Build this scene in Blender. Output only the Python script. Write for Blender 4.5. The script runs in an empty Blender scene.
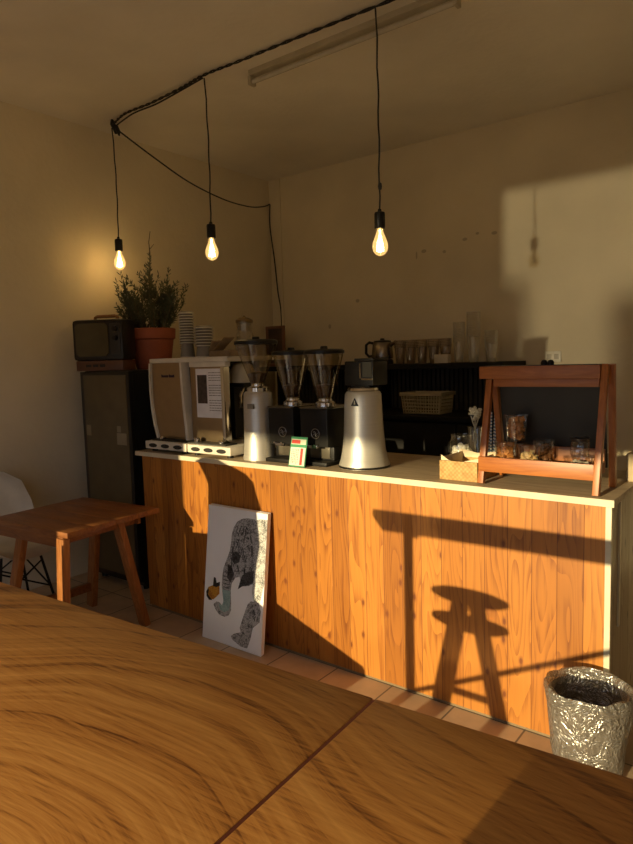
import bpy, bmesh, math, random
from mathutils import Vector, Matrix, noise
SC = bpy.context.scene
COL = SC.collection
PI = math.pi
# ------------------------------------------------------------------ camera
FPX, YAW, PITCH, ROLL = 642.8, 0.660191, 0.096681, -0.0285
CAM = Vector((0.5445, -2.3589, 1.4628))
f0 = Vector((-math.sin(YAW), math.cos(YAW), 0)); r0 = Vector((math.cos(YAW), math.sin(YAW), 0)); u0 = Vector((0, 0, 1))
fw = f0*math.cos(PITCH) - u0*math.sin(PITCH); up = u0*math.cos(PITCH) + f0*math.sin(PITCH)
rt = r0*math.cos(ROLL) + up*math.sin(ROLL); up = up*math.cos(ROLL) - r0*math.sin(ROLL)
cd = bpy.data.cameras.new('camera'); cam = bpy.data.objects.new('camera', cd); COL.objects.link(cam)
cd.sensor_fit = 'VERTICAL'; cd.sensor_height = 36; cd.lens = FPX/844*36; cd.clip_start = 0.02
cam.matrix_world = Matrix(((rt.x, up.x, -fw.x, CAM.x), (rt.y, up.y, -fw.y, CAM.y), (rt.z, up.z, -fw.z, CAM.z), (0, 0, 0, 1)))
SC.camera = cam
# ------------------------------------------------------------------ light
SUN_A, SUN_S = 0.055, 0.14            # low evening sun: per metre forward it drifts right and falls
SC.view_settings.view_transform = 'Standard'; SC.view_settings.look = 'None'
SC.view_settings.gamma = 1; SC.view_settings.use_curve_mapping = False
SC.view_settings.exposure = 0.0
w = bpy.data.worlds.new('sky'); SC.world = w; w.use_nodes = True
wn_ = w.node_tree; wb = wn_.nodes['Background']
tcw = wn_.nodes.new('ShaderNodeTexCoord'); spw = wn_.nodes.new('ShaderNodeSeparateXYZ'); rpw = wn_.nodes.new('ShaderNodeValToRGB')
wn_.links.new(tcw.outputs['Generated'], spw.inputs[0]); mrw = wn_.nodes.new('ShaderNodeMapRange'); mrw.inputs[1].default_value = -1; mrw.inputs[2].default_value = 1
wn_.links.new(spw.outputs['Z'], mrw.inputs[0]); wn_.links.new(mrw.outputs[0], rpw.inputs[0])
rpw.color_ramp.elements[0].position = .47; rpw.color_ramp.elements[0].color = (.85, .68, .46, 1)      # sunlit street below the horizon
rpw.color_ramp.elements[1].position = .53; rpw.color_ramp.elements[1].color = (1.5, 1.75, 2.2, 1)      # dim evening sky above it
wn_.links.new(rpw.outputs[0], wb.inputs[0]); wb.inputs[1].default_value = 0.72
def sun(name, d, strength, col, ang):
    l = bpy.data.lights.new(name, 'SUN'); l.energy = strength; l.color = col; l.angle = ang
    o = bpy.data.objects.new(name, l); COL.objects.link(o)
    o.rotation_euler = Vector(d).to_track_quat('-Z', 'Y').to_euler(); o.location = (-1, -6, 3)
sun('evening_sun', (SUN_A, 1, -SUN_S), 6.2, (1.0, 0.80, 0.44), math.radians(0.5))
sun('added_glint_sun', (0.055, 1, 0.055), 0.62, (1.0, 0.84, 0.52), math.radians(1.0))  # added weak second sun, stands in for a reflection onto the back wall
# ------------------------------------------------------------------ materials
MATS = {}
def nodes(name):
    m = bpy.data.materials.new(name); m.use_nodes = True
    nt = m.node_tree; b = nt.nodes['Principled BSDF']
    return m, nt, b
def N(nt, t, **kw):
    n = nt.nodes.new(t)
    for k, v in kw.items():
        if k.startswith('i_'): n.inputs[k[2:].replace('_', ' ')].default_value = v
        else: setattr(n, k, v)
    return n
def coords(nt, scale=(1, 1, 1), rot=(0, 0, 0), loc=(0, 0, 0)):
    tc = N(nt, 'ShaderNodeTexCoord'); mp = N(nt, 'ShaderNodeMapping')
    mp.inputs['Scale'].default_value = scale; mp.inputs['Rotation'].default_value = rot; mp.inputs['Location'].default_value = loc
    nt.links.new(tc.outputs['Object'], mp.inputs['Vector'])
    return mp.outputs['Vector']
def ramp(nt, fac, stops):
    r = N(nt, 'ShaderNodeValToRGB'); e = r.color_ramp.elements
    while len(e) < len(stops): e.new(0.5)
    for k, (p, c) in enumerate(stops):
        e[k].position = p; e[k].color = (*c, 1)
    nt.links.new(fac, r.inputs[0]); return r.outputs[0]
def mat(name, col, rough=0.5, metal=0.0, var=0.12, scale=9.0, bump=0.0, bscale=60.0, stretch=(1, 1, 1), coat=0.0, spec=0.5):
    if name in MATS: return MATS[name]
    m, nt, b = nodes(name)
    v = coords(nt, stretch)
    n = N(nt, 'ShaderNodeTexNoise', i_Scale=scale, i_Detail=4.0); nt.links.new(v, n.inputs['Vector'])
    lo = tuple(max(0, c*(1-var)) for c in col); hi = tuple(min(1, c*(1+var)) for c in col)
    nt.links.new(ramp(nt, n.outputs['Fac'], [(0.3, lo), (0.7, hi)]), b.inputs['Base Color'])
    b.inputs['Roughness'].default_value = rough; b.inputs['Metallic'].default_value = metal
    b.inputs['Coat Weight'].default_value = coat; b.inputs['Specular IOR Level'].default_value = spec
    if bump:
        n2 = N(nt, 'ShaderNodeTexNoise', i_Scale=bscale, i_Detail=3.0); nt.links.new(v, n2.inputs['Vector'])
        bp = N(nt, 'ShaderNodeBump', i_Strength=bump, i_Distance=0.01); nt.links.new(n2.outputs['Fac'], bp.inputs['Height'])
        nt.links.new(bp.outputs['Normal'], b.inputs['Normal'])
    MATS[name] = m; return m
def math_node(nt, op, a, b=None, c=None):
    n = N(nt, 'ShaderNodeMath', operation=op)
    for k, x in enumerate((a, b, c)):
        if x is None: continue
        if isinstance(x, (int, float)): n.inputs[k].default_value = x
        else: nt.links.new(x, n.inputs[k])
    return n.outputs[0]
def wood(name, dark, light, stretch=(3, 30, 30), rough=0.45, dist=1.5, coat=0.0, spec=0.5):
    """grain runs along the axis with the smallest stretch"""
    if name in MATS: return MATS[name]
    m, nt, b = nodes(name)
    v = coords(nt, stretch)
    n = N(nt, 'ShaderNodeTexNoise', i_Scale=1.0, i_Detail=6.0, i_Distortion=dist, i_Roughness=0.6); nt.links.new(v, n.inputs['Vector'])
    mid = tuple((a+c)/2 for a, c in zip(dark, light))
    nt.links.new(ramp(nt, n.outputs['Fac'], [(0.3, dark), (0.5, mid), (0.68, light)]), b.inputs['Base Color'])
    b.inputs['Roughness'].default_value = rough; b.inputs['Coat Weight'].default_value = coat
    b.inputs['Specular IOR Level'].default_value = spec
    MATS[name] = m; return m
def pine_boards(name, tint, knot, seam_axis='X', pitch=0.094, rough=0.42):
    m, nt, b = nodes(name)
    tc = N(nt, 'ShaderNodeTexCoord'); sp = N(nt, 'ShaderNodeSeparateXYZ'); nt.links.new(tc.outputs['Object'], sp.inputs[0])
    ax = sp.outputs[seam_axis]; z = sp.outputs['Z']
    q = math_node(nt, 'DIVIDE', ax, pitch); idx = math_node(nt, 'FLOOR', q); fr = math_node(nt, 'FRACT', q)
    wn = N(nt, 'ShaderNodeTexWhiteNoise', noise_dimensions='1D'); nt.links.new(idx, wn.inputs['W'])
    off = math_node(nt, 'MULTIPLY', wn.outputs['Value'], 37.0)
    cx = N(nt, 'ShaderNodeCombineXYZ')
    nt.links.new(ax, cx.inputs[0]); nt.links.new(off, cx.inputs[1]); nt.links.new(z, cx.inputs[2])
    mp = N(nt, 'ShaderNodeMapping'); mp.inputs['Scale'].default_value = (42, 1, 2.2); nt.links.new(cx.outputs[0], mp.inputs['Vector'])
    n = N(nt, 'ShaderNodeTexNoise', i_Scale=1.0, i_Detail=5.0, i_Distortion=1.6); nt.links.new(mp.outputs[0], n.inputs['Vector'])
    # cathedral rings
    mp2 = N(nt, 'ShaderNodeMapping'); mp2.inputs['Scale'].default_value = (9, 1, 1.1); nt.links.new(cx.outputs[0], mp2.inputs['Vector'])
    n2 = N(nt, 'ShaderNodeTexNoise', i_Scale=1.0, i_Detail=1.0); nt.links.new(mp2.outputs[0], n2.inputs['Vector'])
    rg = math_node(nt, 'FRACT', math_node(nt, 'MULTIPLY', n2.outputs['Fac'], 16.0))
    g = math_node(nt, 'ADD', math_node(nt, 'MULTIPLY', n.outputs['Fac'], 0.68), math_node(nt, 'MULTIPLY', rg, 0.32))
    d = (tint[0]*.58, tint[1]*.46, tint[2]*.4); h = tuple(min(1, c*1.12) for c in tint)
    base = ramp(nt, g, [(0.24, d), (0.46, tint), (0.72, h)])
    # board tint
    mixb = N(nt, 'ShaderNodeMix', data_type='RGBA', blend_type='MULTIPLY'); mixb.inputs[0].default_value = 1.0
    bt = ramp(nt, wn.outputs['Value'], [(0.0, (0.72, 0.66, 0.56)), (0.5, (0.93, 0.9, 0.86)), (1.0, (1.1, 1.14, 1.25))])
    nt.links.new(base, mixb.inputs[6]); nt.links.new(bt, mixb.inputs[7])
    # knots
    ck = N(nt, 'ShaderNodeCombineXYZ'); nt.links.new(math_node(nt, 'MULTIPLY', ax, 15.0), ck.inputs[0])
    nt.links.new(math_node(nt, 'MULTIPLY', math_node(nt, 'ADD', z, off), 7.5), ck.inputs[1])
    vo = N(nt, 'ShaderNodeTexVoronoi', voronoi_dimensions='2D', i_Scale=1.0); nt.links.new(ck.outputs[0], vo.inputs['Vector'])
    sc_ = N(nt, 'ShaderNodeSeparateColor'); nt.links.new(vo.outputs['Color'], sc_.inputs[0])
    kd = ramp(nt, vo.outputs['Distance'], [(0.06, (1, 1, 1)), (0.11, (0.5, 0.5, 0.5)), (0.20, (0, 0, 0))])
    kn = math_node(nt, 'MULTIPLY', kd, math_node(nt, 'GREATER_THAN', sc_.outputs[0], 0.84))
    mk = N(nt, 'ShaderNodeMix', data_type='RGBA'); nt.links.new(kn, mk.inputs[0]); nt.links.new(mixb.outputs[2], mk.inputs[6]); mk.inputs[7].default_value = (*knot, 1)
    # seams
    e = math_node(nt, 'MINIMUM', fr, math_node(nt, 'SUBTRACT', 1.0, fr))
    sm = ramp(nt, e, [(0.006, (1, 1, 1)), (0.018, (0, 0, 0))])
    ms = N(nt, 'ShaderNodeMix', data_type='RGBA'); nt.links.new(sm, ms.inputs[0]); nt.links.new(mk.outputs[2], ms.inputs[6]); ms.inputs[7].default_value = (knot[0]*.8, knot[1]*.8, knot[2]*.8, 1)
    nt.links.new(ms.outputs[2], b.inputs['Base Color']); b.inputs['Roughness'].default_value = rough
    bp = N(nt, 'ShaderNodeBump', i_Strength=0.25, i_Distance=0.002, invert=True); nt.links.new(sm, bp.inputs['Height']); nt.links.new(bp.outputs['Normal'], b.inputs['Normal'])
    return m
def clear(name, tint=(1, 1, 1), gloss=0.12, rough=0.06, body=0.0, bodycol=(0.8, 0.8, 0.75)):
    if name in MATS: return MATS[name]
    m, nt, b = nodes(name); nt.nodes.remove(b)
    out = nt.nodes['Material Output']
    tr = N(nt, 'ShaderNodeBsdfTransparent'); tr.inputs[0].default_value = (*tint, 1)
    gl = N(nt, 'ShaderNodeBsdfGlossy'); gl.inputs['Roughness'].default_value = rough; gl.inputs[0].default_value = (0.95, 0.95, 0.95, 1)
    lw = N(nt, 'ShaderNodeLayerWeight', i_Blend=0.35)
    fac = math_node(nt, 'ADD', math_node(nt, 'MULTIPLY', lw.outputs['Facing'], 0.5), gloss)
    mx = N(nt, 'ShaderNodeMixShader'); nt.links.new(fac, mx.inputs[0]); nt.links.new(tr.outputs[0], mx.inputs[1]); nt.links.new(gl.outputs[0], mx.inputs[2])
    last = mx
    if body:
        df = N(nt, 'ShaderNodeBsdfDiffuse'); df.inputs[0].default_value = (*bodycol, 1)
        m2 = N(nt, 'ShaderNodeMixShader'); m2.inputs[0].default_value = body
        nt.links.new(mx.outputs[0], m2.inputs[1]); nt.links.new(df.outputs[0], m2.inputs[2]); last = m2
    nt.links.new(last.outputs[0], out.inputs[0]); MATS[name] = m; return m
def emit(name, col, strength):
    if name in MATS: return MATS[name]
    m, nt, b = nodes(name)
    b.inputs['Base Color'].default_value = (*col, 1); b.inputs['Emission Color'].default_value = (*col, 1); b.inputs['Emission Strength'].default_value = strength
    MATS[name] = m; return m
# ------------------------------------------------------------------ mesh helpers
def bx(bm, x0, x1, y0, y1, z0, z1, bev=0.0, M=None):
    r = bmesh.ops.create_cube(bm, size=1.0)
    vs = r['verts']
    bmesh.ops.scale(bm, vec=(x1-x0, y1-y0, z1-z0), verts=vs)
    bmesh.ops.translate(bm, vec=((x0+x1)/2, (y0+y1)/2, (z0+z1)/2), verts=vs)
    if M is not None: bmesh.ops.transform(bm, matrix=M, verts=vs)
    if bev:
        es = {e for v in vs for e in v.link_edges}
        bmesh.ops.bevel(bm, geom=list(es), offset=bev, segments=2, profile=0.6, affect='EDGES')
def beam(bm, p0, p1, w, d, side=(1, 0, 0), bev=0.0):
    p0 = Vector(p0); p1 = Vector(p1); z = (p1-p0); L = z.length; z.normalize()
    x = Vector(side); x = (x - z*x.dot(z)).normalized(); y = z.cross(x)
    M = Matrix(((x.x, y.x, z.x, p0.x), (x.y, y.y, z.y, p0.y), (x.z, y.z, z.z, p0.z), (0, 0, 0, 1)))
    bx(bm, -w/2, w/2, -d/2, d/2, 0, L, bev, M)
def tube(bm, pts, r, seg=8, cap=True):
    pts = [Vector(p) for p in pts]; rings = []
    n = len(pts); x = None
    for i, p in enumerate(pts):
        t = (pts[min(i+1, n-1)] - pts[max(i-1, 0)]).normalized()
        if x is None: x = t.orthogonal().normalized()
        x = (x - t*x.dot(t)).normalized(); y = t.cross(x)
        rr = r[i] if isinstance(r, (list, tuple)) else r
        rings.append([bm.verts.new(p + (x*math.cos(2*PI*k/seg) + y*math.sin(2*PI*k/seg))*rr) for k in range(seg)])
    for a, b in zip(rings, rings[1:]):
        for k in range(seg): bm.faces.new((a[k], a[(k+1) % seg], b[(k+1) % seg], b[k]))
    if cap:
        bm.faces.new(rings[0][::-1]); bm.faces.new(rings[-1])
def lathe(bm, prof, seg=28, c=(0, 0, 0), M=None):
    rings = []
    for r, z in prof:
        if r < 1e-6: rings.append([bm.verts.new((c[0], c[1], c[2]+z))])
        else: rings.append([bm.verts.new((c[0]+r*math.cos(2*PI*k/seg), c[1]+r*math.sin(2*PI*k/seg), c[2]+z)) for k in range(seg)])
    for a, b in zip(rings, rings[1:]):
        for k in range(seg):
            k2 = (k+1) % seg
            if len(a) == 1 and len(b) == 1: continue
            if len(a) == 1: bm.faces.new((a[0], b[k2], b[k]))
            elif len(b) == 1: bm.faces.new((a[k], a[k2], b[0]))
            else: bm.faces.new((a[k], a[k2], b[k2], b[k]))
    if M is not None: bmesh.ops.transform(bm, matrix=M, verts=[v for g in rings for v in g])
def prism(bm, pts, d0, d1, M):
    """polygon pts (u,v) extruded from d0 to d1 along w; M maps (u,v,w) to space"""
    a = [bm.verts.new(M @ Vector((u, v, d0))) for u, v in pts]; b = [bm.verts.new(M @ Vector((u, v, d1))) for u, v in pts]
    n = len(pts); bm.faces.new(a[::-1]); bm.faces.new(b)
    for k in range(n): bm.faces.new((a[k], a[(k+1) % n], b[(k+1) % n], b[k]))
XZ = Matrix(((1, 0, 0, 0), (0, 0, 1, 0), (0, 1, 0, 0), (0, 0, 0, 1)))       # (u,v,w) -> (x=u, z=v, y=w)
XY = Matrix.Identity(4)
YZ = Matrix(((0, 0, 1, 0), (1, 0, 0, 0), (0, 1, 0, 0), (0, 0, 0, 1)))       # u=y, v=z, w=x
MW = {}
def tag(o, label=None, cat=None, group=None, kind=None):
    if label: o['label'] = label
    if cat: o['category'] = cat
    if group: o['group'] = group
    if kind: o['kind'] = kind
    return o
def thing(name, loc, label, cat, group=None, rz=0.0):
    o = bpy.data.objects.new(name, None); COL.objects.link(o); o.empty_display_size = 0.05
    o.location = loc; o.rotation_euler = (0, 0, rz)
    MW[o] = Matrix.Translation(loc) @ Matrix.Rotation(rz, 4, 'Z')
    return tag(o, label, cat, group)
def obj(name, bm, m, parent=None, loc=None, local=False, sharp=35, label=None, kind=None):
    """bm in world coordinates unless local=True"""
    bmesh.ops.recalc_face_normals(bm, faces=bm.faces[:])
    if parent is not None: W = MW[parent]
    else: W = Matrix.Translation(loc) if loc is not None else Matrix.Identity(4)
    if not local: bmesh.ops.transform(bm, matrix=W.inverted(), verts=bm.verts[:])
    me = bpy.data.meshes.new(name); bm.to_mesh(me); bm.free()
    for p in me.polygons: p.use_smooth = True
    me.set_sharp_from_angle(angle=math.radians(sharp))
    for mm in (m if isinstance(m, (list, tuple)) else [m]): me.materials.append(mm)
    o = bpy.data.objects.new(name, me); COL.objects.link(o)
    if parent is not None: o.parent = parent; MW[o] = W
    else: o.location = W.translation; MW[o] = W
    if label: o['label'] = label
    if kind: o['kind'] = kind
    return o
def B(): return bmesh.new()
def paint(bm, n0, k):
    bm.faces.ensure_lookup_table()
    for f in bm.faces[n0:]: f.material_index = k
def box_obj(name, m, parent, *a, bev=0.0, **kw):
    bm = B(); bx(bm, *a, bev=bev); return obj(name, bm, m, parent, **kw)
def lathe_obj(name, m, parent, prof, c, seg=28, **kw):
    bm = B(); lathe(bm, prof, seg, c); return obj(name, bm, m, parent, **kw)
def struct(name, bm, m):
    o = obj(name, bm, m); o['kind'] = 'structure'; return o
def dup(root, loc, label=None, rz=None):
    r = root.copy(); COL.objects.link(r); r.location = loc
    if rz is not None: r.rotation_euler = (0, 0, rz)
    if label: r['label'] = label
    for ch in list(root.children):
        c = ch.copy(); COL.objects.link(c); c.parent = r
        for g in list(ch.children):
            d = g.copy(); COL.objects.link(d); d.parent = c
    return r
# ------------------------------------------------------------------ room shell
XL, XR, YB, YF, ZC = -3.511, 2.4, 2.243, -3.2, 3.113
def plaster(name, col, bump=0.25, chips=False):
    m, nt, b = nodes(name)
    v = coords(nt)
    n = N(nt, 'ShaderNodeTexNoise', i_Scale=1.3, i_Detail=5.0); nt.links.new(v, n.inputs['Vector'])
    lo = tuple(c*0.88 for c in col); hi = tuple(min(1, c*1.06) for c in col)
    base = ramp(nt, n.outputs['Fac'], [(0.3, lo), (0.7, hi)])
    last = base
    if chips:   # a row of paint chips on the back wall, and odd scuffs
        sp = N(nt, 'ShaderNodeSeparateXYZ'); tc = N(nt, 'ShaderNodeTexCoord'); nt.links.new(tc.outputs['Object'], sp.inputs[0])
        for (cx, cz, rx, rz_) in [(-1.98, 2.26, .007, .03), (-1.915, 2.285, .022, .014), (-1.74, 2.26, .014, .012), (-1.57, 2.33, .02, .012), (-1.47, 2.36, .014, .01), (-1.34, 2.345, .022, .012), (-2.55, 1.95, .02, .015), (-2.85, 1.75, .015, .02)]:
            dx = math_node(nt, 'DIVIDE', math_node(nt, 'SUBTRACT', sp.outputs['X'], cx), rx)
            dz = math_node(nt, 'DIVIDE', math_node(nt, 'SUBTRACT', sp.outputs['Z'], cz), rz_)
            rr = math_node(nt, 'ADD', math_node(nt, 'MULTIPLY', dx, dx), math_node(nt, 'MULTIPLY', dz, dz))
            fk = math_node(nt, 'LESS_THAN', rr, 1.0)
            mx = N(nt, 'ShaderNodeMix', data_type='RGBA'); nt.links.new(math_node(nt, 'MULTIPLY', fk, 0.4), mx.inputs[0]); nt.links.new(last, mx.inputs[6]); mx.inputs[7].default_value = (0.12, 0.08, 0.05, 1)
            last = mx.outputs[2]
    nt.links.new(last, b.inputs['Base Color'])
    b.inputs['Roughness'].default_value = 0.75; b.inputs['Specular IOR Level'].default_value = 0.25
    n2 = N(nt, 'ShaderNodeTexNoise', i_Scale=26.0, i_Detail=4.0); nt.links.new(v, n2.inputs['Vector'])
    bp = N(nt, 'ShaderNodeBump', i_Strength=bump, i_Distance=0.01); nt.links.new(n2.outputs['Fac'], bp.inputs['Height']); nt.links.new(bp.outputs['Normal'], b.inputs['Normal'])
    return m
M_wall = plaster('cream_plaster', (0.76, 0.665, 0.48), chips=True)
M_ceil = plaster('ceiling_plaster', (0.86, 0.79, 0.66))
def tiles(name):
    m, nt, b = nodes(name)
    v = coords(nt)
    br = N(nt, 'ShaderNodeTexBrick', offset=0.0, squash=1.0); br.inputs['Scale'].default_value = 1.0
    br.inputs['Brick Width'].default_value = 0.30; br.inputs['Row Height'].default_value = 0.30; br.inputs['Mortar Size'].default_value = 0.004
    br.inputs['Color1'].default_value = (0.66, 0.50, 0.34, 1); br.inputs['Color2'].default_value = (0.60, 0.45, 0.30, 1); br.inputs['Mortar'].default_value = (0.2, 0.16, 0.12, 1)
    nt.links.new(v, br.inputs['Vector'])
    n = N(nt, 'ShaderNodeTexNoise', i_Scale=6.0, i_Detail=5.0); nt.links.new(v, n.inputs['Vector'])
    mx = N(nt, 'ShaderNodeMix', data_type='RGBA', blend_type='MULTIPLY'); mx.inputs[0].default_value = 0.6
    nt.links.new(br.outputs['Color'], mx.inputs[6]); nt.links.new(ramp(nt, n.outputs['Fac'], [(0.3, (0.6, 0.6, 0.6)), (0.7, (1.05, 1.05, 1.05))]), mx.inputs[7])
    nt.links.new(mx.outputs[2], b.inputs['Base Color']); b.inputs['Roughness'].default_value = 0.45
    return m
M_floor = tiles('floor_tiles')
bm = B(); bx(bm, XL-.15, XR+.15, YF-.3, YB+.15, -.12, 0); struct('floor', bm, M_floor)
bm = B(); bx(bm, XL-.15, XR+.15, YF-.15, YB+.15, ZC, ZC+.12); struct('ceiling', bm, M_ceil)
bm = B(); bx(bm, XL-.15, XR+.15, YB, YB+.15, 0, ZC); struct('wall_back', bm, M_wall)
bm = B(); bx(bm, XL-.15, XL, YF-.15, YB, 0, ZC); struct('wall_left', bm, M_wall)
bm = B(); bx(bm, XR, XR+.15, YF-.15, YB, 0, ZC); struct('wall_right', bm, M_wall)
OX0, OX1, OX2 = -2.437, -1.573, 1.7       # street front: low opening left, tall opening right
bm = B()
bx(bm, XL, OX0, YF-.15, YF, 0, ZC); bx(bm, OX0, OX1, YF-.15, YF, 1.562, ZC)
bx(bm, OX1, OX2, YF-.15, YF, 2.32, ZC); bx(bm, OX2, XR, YF-.15, YF, 0, ZC)
struct('wall_front', bm, M_wall)
# unseen slab added outside to cut off the low sun
M_block = mat('light_blocker_brown', (0.25, 0.2, 0.15), 0.9)
bm = B(); bx(bm, -7, 6, YF-4.2, YF-4.0, 2.122, 3.0); struct('sun_blocker_added', bm, M_block)
bm = B(); bx(bm, -5, -1.84, YF-8.1, YF-8.0, -.3, 1.24); bx(bm, -1.28, 4, YF-8.1, YF-8.0, -.3, 1.08); struct('glint_blocker_added', bm, M_block)  # low barriers added out of view to keep the glint off parts of the wall
# ------------------------------------------------------------------ counter
M_pine = pine_boards('pine_boards', (0.44, 0.168, 0.023), (0.17, 0.045, 0.008))
M_grey = pine_boards('grey_boards', (0.36, 0.30, 0.20), (0.07, 0.05, 0.03), 'Y', 0.12)
M_trim = mat('pale_trim', (0.66, 0.60, 0.44), 0.5)
M_top = wood('worktop_wood', (0.26, 0.19, 0.12), (0.44, 0.34, 0.22), (3, 38, 38), 0.5)
M_blk = mat('black_plastic', (0.010, 0.009, 0.008), 0.42, var=0.3, spec=.3)
M_cab = mat('cabinet_black', (0.012, 0.011, 0.01), 0.75, var=0.3, spec=.2)
M_dark = mat('dark_interior', (0.02, 0.017, 0.014), 0.7)
t = thing('bar_counter', (-1.31, 0.3, 0), 'long bar counter clad in orange pine boards, with a bare wood worktop', 'counter')
box_obj('front_panel', M_pine, t, -2.61, -.016, 0, .02, 0.012, .922)
box_obj('base_rail', M_grey, t, -2.60, -.02, .006, .03, 0, .012)
box_obj('side_panel', M_grey, t, -.02, 0, .014, .58, 0, .922, label='weathered grey board end panel')
box_obj('side_panel', M_grey, t, -2.61, -2.59, .02, .58, 0, .922)
box_obj('corner_trim', M_trim, t, -.016, .004, -.004, .014, 0.0, .922, bev=.001, label='pale corner strip')
box_obj('edge_strip', M_trim, t, 0, .006, .118, .134, .45, .922, label='pale strip on the end panel')
box_obj('shelf', M_dark, t, -2.58, -.03, .05, .56, .45, .47)
w_ = box_obj('worktop', M_top, t, -2.655, .012, -.012, .615, .925, .95, bev=.002)
box_obj('front_edging', M_trim, w_, -2.655, .014, -.016, -.012, .925, .95, label='pale front edging')
# small wall notch (cut out handle) is a shadow only; nothing built
# ------------------------------------------------------------------ back of the bar
t = thing('back_cabinet', (-1.8, 1.9, 0), 'low black cabinet along the wall behind the bar', 'cabinet')
box_obj('body', M_cab, t, -3.25, -.72, 1.64, 2.235, 0.0, 1.02)
box_obj('top', M_cab, t, -3.27, -.70, 1.61, 2.237, 1.02, 1.05, bev=.003)
for k in range(4):
    d = box_obj('door', M_cab, t, -3.24+k*.63, -2.62+k*.63, 1.62, 1.638, .08, 1.0, bev=.003)
    box_obj('handle', mat('dark_steel', (.2, .19, .18), .35, 1), d, -2.70+k*.63, -2.68+k*.63, 1.60, 1.62, .7, .85)
t = thing('cup_shelf', (-2.2, 2.05, 1.05), 'dark shelf with ribbed back standing on the black cabinet, holding cups', 'shelf')
M_rib = mat('ribbed_dark_panel', (0.045, 0.035, 0.02), 0.6)
box_obj('shelf_board', M_cab, t, -3.40, -1.10, 1.80, 2.235, 1.372, 1.413, bev=.003)
bm = B()
for k in range(56): bx(bm, -3.28+k*.0385, -3.28+k*.0385+.024, 2.17, 2.20, 1.05, 1.372)
bx(bm, -3.28, -1.12, 2.20, 2.235, 1.05, 1.372)
obj('back_panel', bm, M_rib, t)
for x in (-3.28, -2.2, -1.14): box_obj('upright', M_cab, t, x-.012, x+.012, 2.02, 2.17, 1.05, 1.372)
# cups on the shelf
M_amber = clear('amber_cup_plastic', (0.50, 0.38, 0.25), 0.24, 0.14, 0.26, (0.40, 0.31, 0.21))
M_clear = clear('clear_plastic', (0.95, 0.95, 0.92), 0.06, 0.05)
M_cupc = clear('clear_cup_stack', (0.82, 0.80, 0.74), 0.20, 0.08, 0.14)
def cup_stack(loc, r, h, n, m, name, label, cat, group):
    t = thing(name, loc, label, cat, group)
    bm = B()
    step = min(.012, h*.5/max(n, 1)); ch = h - step*(n-1)
    lathe(bm, [(0, 0), (r*.68, 0), (r*.70, .004), (r*.95, ch-.006)], 24)
    for k in range(n):
        z = ch - .006 + k*step
        lathe(bm, [(r*.96, z-.002), (r*1.0, z), (r*1.03, z+.003), (r*1.0, z+.006), (r*.95, z+step*.8)], 24)
    obj('cups', bm, m, t, local=True); return t
lab = ['amber plastic cup stack at the shelf end beside the kettle', 'amber plastic cup stack, second from the kettle', 'amber plastic cup stack in the middle of the row of five', 'amber plastic cup stack, fourth from the kettle', 'amber plastic cup stack with a white box before it']
for k, x in enumerate((-1.965, -1.872, -1.776, -1.68, -1.585)):
    cup_stack((x, 1.94, 1.413), .044, .175, 5, M_amber, 'cup_stack', lab[k], 'cups', 'stacked cups on the back shelf')
cup_stack((-1.475, 1.93, 1.413), .042, .285, 13, M_cupc, 'cup_stack', 'tall stack of clear cups, left of the tallest one', 'cups', 'stacked cups on the back shelf')
cup_stack((-1.365, 1.93, 1.413), .048, .35, 16, M_cupc, 'cup_stack', 'tallest stack of clear plastic cups on the shelf', 'cups', 'stacked cups on the back shelf')
cup_stack((-1.235, 1.93, 1.413), .046, .215, 8, M_cupc, 'cup_stack', 'short stack of clear cups at the shelf end above the display stand', 'cups', 'stacked cups on the back shelf')
o = box_obj('carton', mat('pale_card', (.55, .5, .4), .7), None, -1.62, -1.51, 1.825, 1.87, 1.413, 1.475, bev=.003, loc=(-1.565, 1.85, 1.413))
tag(o, 'small pale carton in front of the amber cups on the shelf', 'box')
# kettle
t = thing('electric_kettle', (-2.13, 1.95, 1.413), 'dark kettle with a loop handle at the left end of the cups', 'kettle')
M_kst = mat('kettle_steel', (.25, .22, .19), .25, 1)
lathe_obj('base', M_blk, t, [(0, 0), (.085, 0), (.085, .03), (.06, .045), (0, .045)], (-2.13, 1.95, 1.413))
lathe_obj('body', M_kst, t, [(0, .045), (.082, .045), (.085, .06), (.075, .16), (.07, .17), (0, .17)], (-2.13, 1.95, 1.413))
lathe_obj('lid', M_blk, t, [(.071, .17), (.066, .182), (.02, .186), (.014, .2), (0, .2)], (-2.13, 1.95, 1.413))
bm = B(); tube(bm, [(-2.20, 1.945, 1.575), (-2.245, 1.94, 1.585), (-2.27, 1.935, 1.565), (-2.272, 1.935, 1.50), (-2.25, 1.94, 1.475), (-2.205, 1.945, 1.478)], .011); obj('handle', bm, M_blk, t)
bm = B(); tube(bm, [(-2.06, 1.955, 1.56), (-2.03, 1.96, 1.575), (-2.015, 1.962, 1.59)], [.018, .013, .01]); obj('spout', bm, M_kst, t)
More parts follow.
